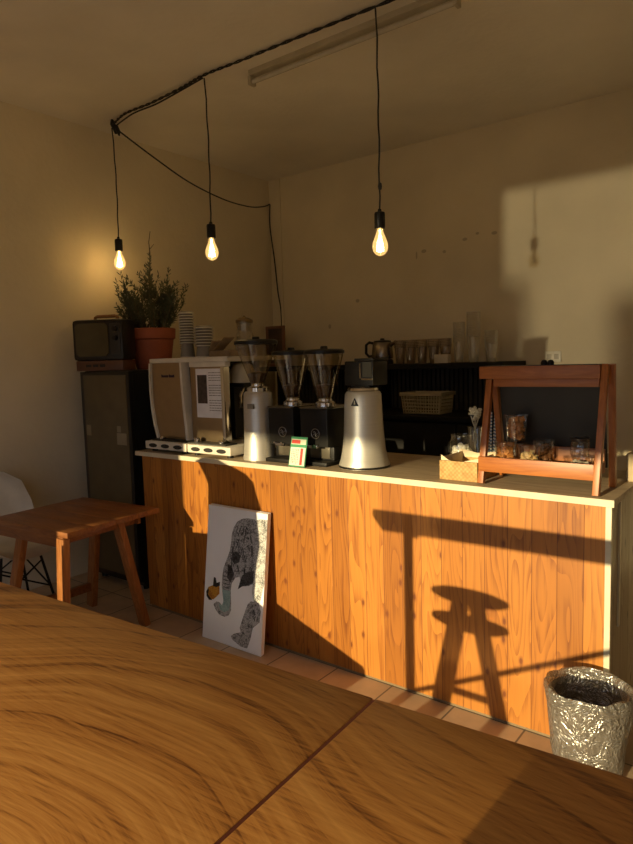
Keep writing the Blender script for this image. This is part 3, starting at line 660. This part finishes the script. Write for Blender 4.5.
# jar of white sweets, vase, straws
t = thing('sweet_jar', (-.755, .42, .95), 'clear glass jar of white marshmallows behind the straw basket', 'jar')
lathe_obj('jar_body', M_clear, t, [(0, .001), (.052, .001), (.056, .01), (.056, .11), (.048, .13), (.05, .145)], (-.755, .42, .95), 28)
bm = B(); random.seed(5)
for k in range(60):
    a = random.random()*2*PI; q = .040*math.sqrt(random.random()); z = .968+.010*(k//8)
    M_ = Matrix.Translation((-.755+q*math.cos(a), .42+q*math.sin(a), z)) @ Matrix.Rotation(random.random()*3, 4, 'X')
    lathe(bm, [(0, -.012), (.009, -.011), (.013, -.006), (.013, .006), (.009, .011), (0, .012)], 10, M=M_)
o = obj('marshmallows', bm, mat('marshmallow', (.82, .78, .66), .7), None, loc=(-.755, .42, .955)); tag(o, 'white marshmallows heaped in the clear glass jar', 'sweets', kind='stuff')
t = thing('flower_vase', (-.665, .37, .95), 'tall thin glass vase with a pale dried flower beside the stand leg', 'vase')
lathe_obj('vase_glass', M_clear, t, [(0, .001), (.032, .001), (.034, .01), (.03, .17), (.034, .19)], (-.665, .37, .95), 24)
bm = B(); random.seed(9)
for k in range(6):
    a = k*1.05
    tube(bm, [(-.665+.012*math.cos(a), .37+.012*math.sin(a), .956), (-.665-.01*math.cos(a), .37-.01*math.sin(a), 1.1), (-.665+.022*math.cos(a), .37+.018*math.sin(a), 1.19)], .0018, 5)
obj('stems', bm, mat('pale_stem', (.45, .42, .32), .6), t)
bm = B()
for k in range(46):
    d_ = Vector((random.gauss(0, 1), random.gauss(0, 1), random.gauss(.3, .8))).normalized()
    tube(bm, [Vector((-.665, .37, 1.195)), Vector((-.665, .37, 1.20))+d_*random.uniform(.022, .036)], [.003, .0055], 5)
obj('flower_head', bm, mat('dried_flower', (.62, .58, .46), .8), t, label='pale flower head')
t = thing('straw_glass', (-.575, .33, .95), 'glass of paper straws standing behind the display stand leg', 'glass')
lathe_obj('tumbler', M_clear, t, [(0, .001), (.026, .001), (.03, .13), (.031, .14)], (-.575, .33, .95), 22)
M_str = nodes('striped_straw')[0]
nt = M_str.node_tree; b_ = nt.nodes['Principled BSDF']; v = coords(nt)
wv = N(nt, 'ShaderNodeTexWave', bands_direction='Z', i_Scale=22.0); nt.links.new(v, wv.inputs['Vector'])
nt.links.new(ramp(nt, wv.outputs['Fac'], [(.45, (.75, .75, .7)), (.55, (.10, .18, .3))]), b_.inputs['Base Color'])
for k in range(5):
    a = k*1.26
    bm = B(); tube(bm, [(.012*math.cos(a), .012*math.sin(a), .005), (.022*math.cos(a)+.006, .022*math.sin(a), .262)], .0036, 8)
    o = obj('paper_straw', bm, M_str, None, loc=(-.575, .33, .952), local=True); tag(o, 'blue striped paper straw in the glass behind the display stand', 'straw', 'paper straws in the glass')
# small carton behind the stand
o = box_obj('cardboard_box', mat('card_tan', (.42, .33, .2), .7), None, -.03, .008, .36, .56, .95, 1.06, bev=.003, loc=(-.01, .46, .95)); tag(o, 'tan cardboard box on the far corner of the bar behind the stand', 'box')
# ------------------------------------------------------------------ canvas with elephant
L, Rr = -1.995, -1.585
def CV(u, v, d=0.0):       # canvas plane: u 0..1 left-right, v 0..1 bottom-top, d out of the face
    yb, yt, ht = -.128, -.038, .702
    n = Vector((0, -ht, -(yt-yb))).normalized()
    return Vector((-2.005 + .425*u, yb+(yt-yb)*v, ht*v + .002)) + n*d
t = thing('canvas_picture', (-1.79, -.08, 0), 'white canvas print of an elephant and a butterfly leaning on the bar front', 'picture')
def cv_prism(bm, pts, d0, d1):
    a = [bm.verts.new(CV(u, v, d0)) for u, v in pts]; b = [bm.verts.new(CV(u, v, d1)) for u, v in pts]
    n = len(pts); bm.faces.new(a[::-1]); bm.faces.new(b)
    for k in range(n): bm.faces.new((a[k], a[(k+1) % n], b[(k+1) % n], b[k]))
bm = B(); cv_prism(bm, [(0, 0), (1, 0), (1, 1), (0, 1)], -.024, 0)
obj('canvas', bm, mat('canvas_white', (.93, .95, .97), .8, var=.02, bump=.1, bscale=300), t)
def px(pts):
    out = []
    for x, y in pts:
        u = .5
        for _ in range(6):
            xl = 135-32*(y-75)/610; xr = 414-27*(y-103)/669
            u = (x-xl)/(xr-xl)
        yt = 75+28*u; yb = 685+87*u
        out.append((max(0, min(1, u)), max(0, min(1, 1-(y-yt)/(yb-yt)))))
    return out
def skin(name, dark, light, sc=22.0):
    m, nt, b = nodes(name); v = coords(nt)
    n = N(nt, 'ShaderNodeTexNoise', i_Scale=sc, i_Detail=8.0, i_Roughness=.7, i_Distortion=.8); nt.links.new(v, n.inputs['Vector'])
    vo = N(nt, 'ShaderNodeTexVoronoi', feature='DISTANCE_TO_EDGE', i_Scale=90.0); nt.links.new(v, vo.inputs['Vector'])
    k = math_node(nt, 'MULTIPLY', n.outputs['Fac'], math_node(nt, 'MINIMUM', math_node(nt, 'ADD', .72, math_node(nt, 'MULTIPLY', vo.outputs['Distance'], 2.0)), 1.1))
    nt.links.new(ramp(nt, k, [(.30, dark), (.40, tuple(a*.6+c*.4 for a, c in zip(dark, light))), (.52, light)]), b.inputs['Base Color']); b.inputs['Roughness'].default_value = .8
    return m
S_head = skin('print_grey_hide', (.02, .02, .02), (.46, .46, .46), 34.0); S_pale = skin('print_pale_hide', (.10, .10, .10), (.60, .60, .58)); S_dark = skin('print_dark_hide', (.006, .006, .006), (.07, .07, .07))
S_teal = skin('print_teal', (.10, .22, .22), (.36, .50, .48)); S_or = skin('print_orange', (.35, .12, .01), (.62, .30, .03)); S_bk = mat('print_black', (.02, .018, .015), .8)
bm = B(); cv_prism(bm, px([(414, 130), (380, 128), (352, 140), (345, 200), (350, 300), (352, 400), (345, 470), (355, 520), (380, 530), (400, 430), (402, 400)]), .0004, .0008); obj('print_ear', bm, S_pale, t, label='pale grey printed ear')
bm = B(); cv_prism(bm, px([(358, 132), (325, 127), (300, 131), (275, 147), (260, 172), (250, 205), (247, 245), (240, 285), (225, 325), (210, 365), (203, 410), (202, 450), (206, 490), (211, 520), (203, 540), (190, 525), (175, 522), (160, 535), (172, 560), (190, 582), (215, 592), (237, 584), (247, 560), (247, 520), (245, 470), (250, 435), (268, 408), (288, 402), (291, 420), (279, 462), (300, 447), (330, 443), (350, 432), (358, 390), (352, 330), (360, 250)]), .0004, .0012)
n0 = len(bm.faces)
for pp in ([(300, 395), (325, 378), (352, 372), (352, 425), (330, 440), (300, 445), (282, 460), (292, 420)], [(232, 345), (250, 355), (262, 390), (246, 430), (228, 410)], [(252, 290), (275, 285), (292, 305), (286, 335), (262, 345), (250, 325)]): cv_prism(bm, px(pp), .001, .0016)
random.seed(3)
for k in range(40):     # creases of the hide
    x = random.uniform(225, 345); y = random.uniform(160, 380)
    if x < 262-(y-205)*.2: x += 45
    l = random.uniform(18, 50); w_ = random.uniform(2, 4.5); dx_ = random.uniform(-10, 10)
    cv_prism(bm, px([(x, y), (x+w_, y+1), (x+dx_+w_, y+l*.6), (x+dx_*1.4, y+l), (x+dx_-w_*.4, y+l*.6)]), .001, .0015)
for k in range(9):
    y = 400+k*17; cv_prism(bm, px([(207+k, y), (240, y+6), (241, y+9), (207+k, y+3)]), .001, .0015)
paint(bm, n0, 1); el = obj('print_elephant', bm, [S_head, S_dark], t, label='grey printed elephant head and trunk')
bm = B(); lathe(bm, [(0, 0), (.012, 0), (.012, .0006), (0, .0006)], 14, M=Matrix.Translation(CV(*px([(270, 318)])[0], .0017)) @ Matrix.Rotation(PI/2, 4, 'X')); obj('print_eye', bm, S_bk, el)
bm = B(); cv_prism(bm, px([(205, 465), (243, 470), (243, 520), (238, 560), (215, 570), (195, 560), (188, 530), (203, 538), (211, 520)]), .001, .0016); obj('print_trunk_tint', bm, S_teal, el, label='teal tinted trunk end')
bm = B(); cv_prism(bm, px([(340, 515), (375, 518), (386, 560), (380, 612), (350, 640), (340, 690), (325, 735), (295, 728), (255, 697), (247, 680), (265, 668), (294, 662), (290, 640), (302, 600), (315, 560), (326, 530)]), .0004, .0012); obj('print_foot', bm, S_head, t, label='grey printed front foot')
bm = B(); cv_prism(bm, px([(127, 470), (135, 455), (150, 450), (160, 445), (190, 450), (190, 485), (175, 500), (160, 512), (140, 510), (128, 495)]), .0004, .0012); bf = obj('print_butterfly', bm, S_or, t, label='orange printed butterfly')
bm = B(); cv_prism(bm, px([(158, 450), (163, 408), (172, 412), (176, 435), (193, 430), (192, 448), (175, 455)]), .0014, .002); cv_prism(bm, px([(124, 475), (134, 458), (137, 470), (133, 490), (146, 506), (155, 516), (138, 514), (126, 497)]), .0014, .002); obj('print_wing_tips', bm, S_bk, bf, label='black wing tips')
# ------------------------------------------------------------------ low side table
t = thing('side_table', (-2.57, -.5, 0), 'low square wooden side table with splayed legs near the left wall', 'table')
M_st = wood('side_table_top', (.17, .055, .016), (.34, .13, .035), (4, 30, 30), .38)
M_stl = wood('side_table_leg', (.24, .085, .02), (.46, .18, .05), (40, 40, 5), .45)
R8 = Matrix.Translation((-2.56, -.475, 0)) @ Matrix.Rotation(math.radians(5), 4, 'Z')
bm = B()
for k in range(4): bx(bm, -.33, .315, -.295+k*.146, -.295+(k+1)*.146-.001, .652, .68, .003, R8)
obj('tabletop', bm, M_st, t)
for a in ((-.31, .28, -.295, -.275), (-.31, .24, .20, .22), (-.31, -.29, -.275, .20), (.20, .22, -.275, .20)):
    bm = B(); bx(bm, *a, .60, .652, .002, R8); obj('apron', bm, M_st, t)
for p0, p1 in (((-2.262, -.74, .66), (-2.275, -.77, 0)), ((-2.36, -.37, .65), (-2.40, -.20, 0)), ((-2.77, -.66, .65), (-2.92, -.72, 0)), ((-2.78, -.22, .65), (-2.92, -.20, 0))):
    bm = B(); beam(bm, (p0[0], p0[1], .648), p1, .062, .036, (1, 0, 0), .003); obj('leg', bm, M_stl, t)
bm = B(); beam(bm, (-2.89, -.71, .13), (-2.895, -.20, .13), .03, .05, (1, 0, 0), .002); obj('stretcher', bm, M_st, t)
# ------------------------------------------------------------------ white shell chair
t = thing('shell_chair', (-3.13, -.57, 0), 'white plastic shell chair on black wire legs against the left wall', 'chair')
bm = B(); G = []
prof = [(.24, .40), (.22, .43), (.15, .435), (.05, .42), (-.06, .415), (-.14, .43), (-.195, .475), (-.225, .55), (-.245, .65), (-.262, .78), (-.27, .845)]
wid = [.17, .205, .225, .23, .23, .235, .24, .235, .225, .18, .08]
for (x, z), wd in zip(prof, wid):
    row = []
    for k in range(13):
        s = -1 + k/6
        lift = (.05*(abs(s)**2.4) if z < .47 else 0); fwd = (.10*(abs(s)**2.2) if z >= .47 else .02*abs(s)**2)
        row.append(bm.verts.new((-3.13+x+fwd, -.57+s*wd, z+lift)))
    G.append(row)
for a, b in zip(G, G[1:]):
    for k in range(12): bm.faces.new((a[k], a[k+1], b[k+1], b[k]))
bmesh.ops.recalc_face_normals(bm, faces=bm.faces[:])
bmesh.ops.solidify(bm, geom=bm.faces[:], thickness=.006)
obj('seat_shell', bm, mat('white_shell', (.66, .60, .48), .4), t, sharp=60)
for sx_ in (-1, 1):
    for sy in (-1, 1):
        bm = B(); tube(bm, [(-3.13+sx_*.11, -.57+sy*.11, .405), (-3.13+sx_*.17, -.57+sy*.18, .008)], .008); obj('leg', bm, M_blk, t)
bm = B()
for sy in (-1, 1):
    tube(bm, [(-3.13+.145, -.57+sy*.15, .18), (-3.13-.12, -.57+sy*.12, .34)], .005); tube(bm, [(-3.13-.145, -.57+sy*.15, .18), (-3.13+.12, -.57+sy*.12, .34)], .005)
for sx_ in (-1, 1):
    tube(bm, [(-3.13+sx_*.145, -.57-.15, .18), (-3.13+sx_*.12, -.57+.12, .34)], .005); tube(bm, [(-3.13+sx_*.145, -.57+.15, .18), (-3.13+sx_*.12, -.62-.12, .34)], .005)
obj('wire_brace', bm, M_blk, t)
# ------------------------------------------------------------------ rubbish bin with a clear bag
bxc, byc = -.022, -.172
t = thing('waste_bin', (bxc, byc, 0), 'round bin lined with a crinkled clear plastic bag at the bar corner', 'bin')
M_bin = mat('bin_brown', (.16, .10, .06), .5)
lathe_obj('bin_body', M_bin, t, [(0, 0), (.092, 0), (.097, .01), (.124, .305), (.130, .31), (.124, .315), (.119, .305), (.094, .02), (0, .018)], (bxc, byc, 0), 36)
random.seed(11)
M_bag, nt, b_ = nodes('bag_film'); nt.nodes.remove(b_)
v = coords(nt); n1 = N(nt, 'ShaderNodeTexVoronoi', feature='F1', i_Scale=22.0); nz = N(nt, 'ShaderNodeTexNoise', i_Scale=16.0, i_Detail=2.0, i_Distortion=1.5); nt.links.new(v, nz.inputs['Vector'])
mixv = N(nt, 'ShaderNodeMix', data_type='RGBA', blend_type='LINEAR_LIGHT'); mixv.inputs[0].default_value = .12; nt.links.new(v, mixv.inputs[6]); nt.links.new(nz.outputs['Color'], mixv.inputs[7]); nt.links.new(mixv.outputs[2], n1.inputs['Vector'])
hh = math_node(nt, 'ADD', n1.outputs['Distance'], math_node(nt, 'MULTIPLY', nz.outputs['Fac'], 1.2))
bp = N(nt, 'ShaderNodeBump', i_Strength=.5, i_Distance=.03); nt.links.new(hh, bp.inputs['Height'])
gl = N(nt, 'ShaderNodeBsdfGlossy'); gl.inputs['Roughness'].default_value = .27; gl.inputs[0].default_value = (.78, .76, .72, 1); nt.links.new(bp.outputs[0], gl.inputs['Normal'])
df = N(nt, 'ShaderNodeBsdfDiffuse'); df.inputs[0].default_value = (.25, .235, .21, 1); nt.links.new(bp.outputs[0], df.inputs['Normal'])
tr_ = N(nt, 'ShaderNodeBsdfTransparent')
m1 = N(nt, 'ShaderNodeMixShader'); m1.inputs[0].default_value = .40; nt.links.new(df.outputs[0], m1.inputs[1]); nt.links.new(gl.outputs[0], m1.inputs[2])
m2 = N(nt, 'ShaderNodeMixShader'); m2.inputs[0].default_value = .72; nt.links.new(tr_.outputs[0], m2.inputs[1]); nt.links.new(m1.outputs[0], m2.inputs[2]); nt.links.new(m2.outputs[0], nt.nodes['Material Output'].inputs[0])
bm = B()
prof = [(.103, .045), (.108, .09), (.114, .14), (.120, .19), (.126, .24), (.132, .285), (.137, .315), (.137, .335), (.130, .343), (.122, .335), (.114, .30), (.106, .24), (.098, .17), (.09, .10)]
seg = 72; rings = []
for i, (r, z) in enumerate(prof):
    ring = []
    for k in range(seg):
        a = 2*PI*k/seg
        q = noise.noise(Vector((math.cos(a)*2.2, math.sin(a)*2.2, z*9)))*.9 + noise.noise(Vector((math.cos(a)*6, math.sin(a)*6, z*26)))*.6
        amp = .010 if i > 0 else .004
        if i >= 9: amp = .006
        rr = r + max(-.003 if i < 9 else -.02, q*amp) + (.004 if i < 9 else 0)
        rr = min(rr, .1445)
        if i >= 9: rr = min(rr, r)
        zz = z + (noise.noise(Vector((math.cos(a)*1.6+5, math.sin(a)*1.6, i*.3)))*.014 if 5 < i < 10 else 0)
        ring.append(bm.verts.new((bxc+rr*math.cos(a), byc+rr*math.sin(a), zz)))
    rings.append(ring)
for a, b in zip(rings, rings[1:]):
    for k in range(seg): bm.faces.new((a[k], a[(k+1) % seg], b[(k+1) % seg], b[k]))
obj('bag_liner', bm, M_bag, t, label='crinkled clear plastic bag', sharp=60)
# ------------------------------------------------------------------ pendant lamps and cables
M_cord = mat('black_cord', (.014, .012, .011), .6)
M_bulb = clear('bulb_glass', (1.0, .93, .75), .05, .03)
nt = M_bulb.node_tree; ad = N(nt, 'ShaderNodeAddShader'); em = N(nt, 'ShaderNodeEmission', i_Strength=.55); em.inputs[0].default_value = (1, .62, .22, 1)
o_ = nt.nodes['Material Output']; sh_ = o_.inputs[0].links[0].from_socket; nt.links.new(sh_, ad.inputs[0]); nt.links.new(em.outputs[0], ad.inputs[1]); nt.links.new(ad.outputs[0], o_.inputs[0])
M_fil = emit('filament_glow', (1.0, .72, .32), 26.0)
def pendant(x, y, ztop, zsock, label, curve=0.0, knot=False):
    t = thing('pendant_lamp', (x, y, zsock), label, 'lamp', 'bare bulb pendants over the bar')
    bm = B(); n = 14
    pts = [(x + curve*math.sin(PI*k/n) + .003*math.sin(k*1.7), y, zsock+.085+(ztop-zsock-.085)*k/n) for k in range(n+1)]
    tube(bm, pts, .0042, 6); obj('cord', bm, M_cord, t)
    if knot:
        bm = B(); lathe(bm, [(0, -.02), (.008, -.014), (.010, 0), (.008, .014), (0, .02)], 10, (pts[4][0], y, zsock+.20)); obj('cord_grip', bm, M_cord, t)
    lathe_obj('socket', M_blk, t, [(0, .095), (.008, .094), (.010, .082), (.024, .078), (.026, .07), (.026, .004), (.024, 0), (0, 0)], (x, y, zsock), 22)
    b = lathe_obj('bulb', M_bulb, t, [(.014, .0), (.016, -.012), (.022, -.03), (.036, -.065), (.0385, -.085), (.034, -.105), (.022, -.12), (.008, -.127), (0, -.128)], (x, y, zsock), 28)
    bm = B()
    for k in range(6):
        a = k*PI/3
        tube(bm, [(x+.004*math.cos(a), y+.004*math.sin(a), zsock-.035), (x+.017*math.cos(a), y+.017*math.sin(a), zsock-.105)], .0034, 6)
    tube(bm, [(x, y, zsock-.004), (x, y, zsock-.04)], .004, 8)
    obj('filament', bm, M_fil, b)
    l = bpy.data.lights.new('bulb_light', 'POINT'); l.energy = 1.7; l.color = (1, .66, .28); l.shadow_soft_size = .02
    lo = bpy.data.objects.new('bulb_light', l); COL.objects.link(lo); lo.parent = t; lo.location = (0, 0, -.075)
    return t
pendant(-3.275, .40, 3.06, 2.245, 'hanging bulb nearest the left wall, above the television', .012)
pendant(-2.290, .335, 3.09, 2.19, 'hanging bulb in the middle, above the paper cups', .01)
pendant(-1.151, .37, 3.10, 2.085, 'hanging bulb on the longest cord, above the silver grinder', .004, True)
def cable(name, pts, r, label, n=10, twist=0.0):
    P = []
    pts = [Vector(p) for p in pts]
    for i in range(len(pts)-1):
        p0 = pts[max(i-1, 0)]; p1 = pts[i]; p2 = pts[i+1]; p3 = pts[min(i+2, len(pts)-1)]
        for k in range(n):
            s = k/n
            P.append(.5*((2*p1) + (p2-p0)*s + (2*p0-5*p1+4*p2-p3)*s*s + (3*p1-p0-3*p2+p3)*s**3))
    P.append(pts[-1])
    bm = B()
    if twist:
        for ph in (0, PI): tube(bm, [p + Vector((0, math.cos(i*.9+ph), math.sin(i*.9+ph)))*twist for i, p in enumerate(P)], r, 6)
    else: tube(bm, P, r, 6)
    return tag(obj(name, bm, M_cord, None, loc=P[0]), label, 'cable')
zc = ZC-.012
cable('ceiling_cable', [(-3.26, .39, zc-.03), (-3.1, .375, zc), (-2.8, .355, zc-.012), (-2.5, .34, zc-.008), (-2.29, .325, zc), (-2.0, .335, zc), (-1.6, .345, zc), (-1.151, .36, zc), (-.6, .37, zc)], .0042, 'black twisted cable running along the ceiling between the hanging bulbs', 16, .0045)
cable('slack_cable', [(-2.30, .33, zc-.01), (-2.5, .345, zc-.018), (-2.75, .357, zc-.03), (-3.0, .37, zc-.022), (-3.24, .41, zc-.03)], .005, 'thin cable loop drooping under the twisted ceiling cable by the left bulb', 12)
bm = B(); tube(bm, [(-3.27, .40, ZC-.002), (-3.262, .395, ZC-.03), (-3.24, .40, ZC-.06), (-3.25, .41, ZC-.095)], [.010, .016, .02, .008], 8); tube(bm, [(-3.235, .405, ZC-.05), (-3.21, .40, ZC-.09), (-3.20, .40, ZC-.12)], [.012, .014, .005], 8)
tag(obj('cable_knot', bm, M_cord, None, loc=(-3.25, .4, ZC-.02)), 'bunched black cable knot on the ceiling above the left bulb', 'cable')
cable('corner_cable', [(-3.235, .41, ZC-.07), (-3.26, .75, 2.93), (-3.30, 1.1, 2.84), (-3.34, 1.5, 2.79), (-3.39, 1.85, 2.80), (-3.47, 2.12, 2.86), (-3.49, 2.225, 2.90)], .0055, 'thin black cable sagging from the ceiling to the room corner', 10)
cable('wall_cable', [(-3.492, 2.232, 2.90), (-3.50, 2.232, 2.7), (-3.46, 2.232, 2.4), (-3.43, 2.232, 2.1), (-3.40, 2.232, 1.9), (-3.40, 2.232, 1.45)], .0055, 'thin cable running down the back wall corner to the shelf', 10)
bm = B(); bx(bm, -3.395, -3.37, YB-.012, YB, 1.42, ZC-.002); o = struct('trim_1', bm, M_wall)
# fluorescent batten
t = thing('fluorescent_light', (-1.5, .49, ZC), 'unlit fluorescent tube batten on the ceiling beside the cable', 'light fixture')
M_bat = mat('batten_cream', (.50, .43, .30), .5)
box_obj('housing', M_bat, t, -2.07, -.80, .465, .515, ZC-.03, ZC, bev=.003)
for x in (-2.075, -.805): box_obj('end_cap', M_bat, t, x, x+.02, .465, .515, ZC-.08, ZC-.03, bev=.004)
bm = B(); tube(bm, [(-2.06, .49, ZC-.06), (-.80, .49, ZC-.06)], .013, 12); obj('tube', bm, mat('dead_tube', (.55, .5, .4), .25), t, label='pale unlit tube')
# ------------------------------------------------------------------ big table in front
def slab(name):
    m, nt, b = nodes(name)
    v = coords(nt, (1, 1, 1))
    nz = N(nt, 'ShaderNodeTexNoise', i_Scale=2.0, i_Detail=1.5); nt.links.new(v, nz.inputs['Vector'])
    sp = N(nt, 'ShaderNodeSeparateXYZ'); nt.links.new(v, sp.inputs[0])
    # cathedral figure: growth rings around a heart near the front edge
    wy = math_node(nt, 'ADD', math_node(nt, 'ADD', sp.outputs['Y'], .22), math_node(nt, 'MULTIPLY', math_node(nt, 'SUBTRACT', nz.outputs['Fac'], .5), .22))
    dx = math_node(nt, 'MULTIPLY', math_node(nt, 'ADD', sp.outputs['X'], -.06), .62)
    d = math_node(nt, 'SQRT', math_node(nt, 'ADD', math_node(nt, 'MULTIPLY', wy, wy), math_node(nt, 'MULTIPLY', dx, dx)))
    nq = N(nt, 'ShaderNodeTexNoise', noise_dimensions='1D', i_Scale=26.0, i_Detail=5.0, i_Roughness=.75); nt.links.new(d, nq.inputs['W'])
    mp = N(nt, 'ShaderNodeMapping'); mp.inputs['Scale'].default_value = (9, 190, 60); nt.links.new(v, mp.inputs['Vector'])
    n2 = N(nt, 'ShaderNodeTexNoise', i_Scale=1.0, i_Detail=6.0, i_Roughness=.7, i_Distortion=.5); nt.links.new(mp.outputs[0], n2.inputs['Vector'])
    n3 = N(nt, 'ShaderNodeTexNoise', i_Scale=3.0, i_Detail=2.0); nt.links.new(v, n3.inputs['Vector'])
    g = math_node(nt, 'ADD', math_node(nt, 'MULTIPLY', nq.outputs['Fac'], .50), math_node(nt, 'ADD', math_node(nt, 'MULTIPLY', n2.outputs['Fac'], .36), math_node(nt, 'MULTIPLY', n3.outputs['Fac'], .14)))
    nt.links.new(ramp(nt, g, [(.38, (.16, .048, .011)), (.47, (.47, .195, .040)), (.62, (.66, .32, .080))]), b.inputs['Base Color'])
    b.inputs['Roughness'].default_value = .38; b.inputs['Specular IOR Level'].default_value = .45
    bp = N(nt, 'ShaderNodeBump', i_Strength=.05, i_Distance=.004); nt.links.new(n2.outputs['Fac'], bp.inputs['Height']); nt.links.new(bp.outputs['Normal'], b.inputs['Normal'])
    return m
M_slab = slab('slab_table_wood')
TR = math.radians(3.4)
t = thing('slab_table', (-.09, -1.953, 0), 'big polished wooden table with a dark joint line, in front of the bar', 'table', rz=TR)
bm = B(); bx(bm, -.985, .2355, -.21, .21, 1.016, 1.05, .004); obj('tabletop', bm, M_slab, t, local=True)
bm = B(); bx(bm, .2385, .985, -.21, .21, 1.016, 1.05, .004); obj('tabletop', bm, M_slab, t, local=True)
bm = B(); bx(bm, .235, .239, -.207, .207, 1.02, 1.0488); obj('joint_strip', bm, mat('joint_dark', (.13, .03, .015), .5), t, local=True, label='dark joint line')
M_leg = mat('table_leg_dark', (.05, .03, .02), .5)
for x in (-.83, .85):
    bm = B(); bx(bm, x-.022, x+.022, -.022, .022, .02, 1.016, .002); obj('leg', bm, M_leg, t, local=True)
    bm = B(); bx(bm, x-.03, x+.03, -.19, .19, 0, .025, .004); obj('foot_bar', bm, M_leg, t, local=True)
    bm = B(); bx(bm, x-.03, x+.03, -.18, .18, 1.0, 1.016, .002); obj('top_bar', bm, M_leg, t, local=True)
bm = B(); beam(bm, (-.81, 0, .292), (.70, 0, 1.01), .02, .02, (0, 1, 0)); obj('brace', bm, M_leg, t, local=True)
# ------------------------------------------------------------------ unseen stool, plus shapes added to shade the bar and table
X0, Y0 = -.64, -1.95
t = thing('round_stool', (X0, Y0, 0), 'round wooden stool with a lower shelf, whose shadow falls on the pine bar front', 'stool')
lathe_obj('seat', M_st, t, [(0, .728), (.06, .728), (.14, .742), (.166, .752), (.17, .76), (.166, .768), (.14, .776), (0, .78)], (X0, Y0, 0), 36)
lathe_obj('ring_shelf', M_st, t, [(0, .615), (.05, .615), (.13, .63), (.166, .645), (.168, .655), (.164, .662), (.10, .67), (0, .67)], (X0, Y0, 0), 36)
for sx_ in (-1, 1):
    for sy in (-1, 1):
        bm = B(); beam(bm, (X0+sx_*.185, Y0+sy*.14, 0), (X0+sx_*.035, Y0+sy*.05, .73), .068, .035, (1, 0, 0), .003); obj('leg', bm, M_stl, t)
bm = B(); beam(bm, (X0-.13, Y0-.1, .36), (X0+.13, Y0+.1, .33), .03, .03, (0, 0, 1)); obj('stretcher', bm, M_stl, t)
t = thing('added_shadow_caster', (-1.95, -1.55, 0), 'unseen added shape, cut to throw the hump shadow behind the canvas picture', 'chair')  # added flat shape, outline made to cast the hump shadow on the bar
M_cast = mat('shadow_caster_grey', (.20, .16, .12), .9)
SH = lambda pts, y: [(x + .055*y, z - .14*y) for x, z in pts]     # shadow outline on the bar front -> depth of the added shape
bm = B()
prism(bm, SH([(-2.02, .40), (-2.055, .66), (-2.045, .80), (-2.07, .855), (-2.12, .925), (-2.05, .955), (-1.95, .95), (-1.86, .918), (-1.76, .885), (-1.705, .845), (-1.69, .79), (-1.655, .70), (-1.62, .54), (-1.64, .40)], -1.60), -1.62, -1.58, XZ); obj('hump_outline', bm, M_cast, t)
bm = B(); prism(bm, SH([(-2.20, -.10), (-2.20, .505), (-2.07, .515), (-1.95, .55), (-1.64, .55), (-1.64, .25), (-1.05, .035), (-1.05, -.10)], -1.5), -1.58, -1.42, XZ); obj('seat', bm, M_cast, t)  # lower part of the added shadow outline
for x in (-2.2, -1.25):
    for y in (-1.56, -1.44):
        bm = B(); bx(bm, x-.018, x+.018, y-.018, y+.018, 0, .112); obj('leg', bm, M_leg, t)
# unseen screen added behind the camera to shade the table corner
t = thing('added_shade_screen', (.80, -2.60, 0), 'unseen dark screen added to shade the near right corner of the table', 'screen')
M_scr = mat('shade_screen_cloth', (.05, .035, .025), .9)
for k, (xa, ya, xb, yb) in enumerate(((.283, -2.62, .75, -2.56), (.752, -2.56, 1.22, -2.64))):
    bm = B(); beam(bm, (xa, ya, .9), (xb, yb, .9), 1.74, .03, (0, 0, 1), .004); obj('panel', bm, M_scr, t)
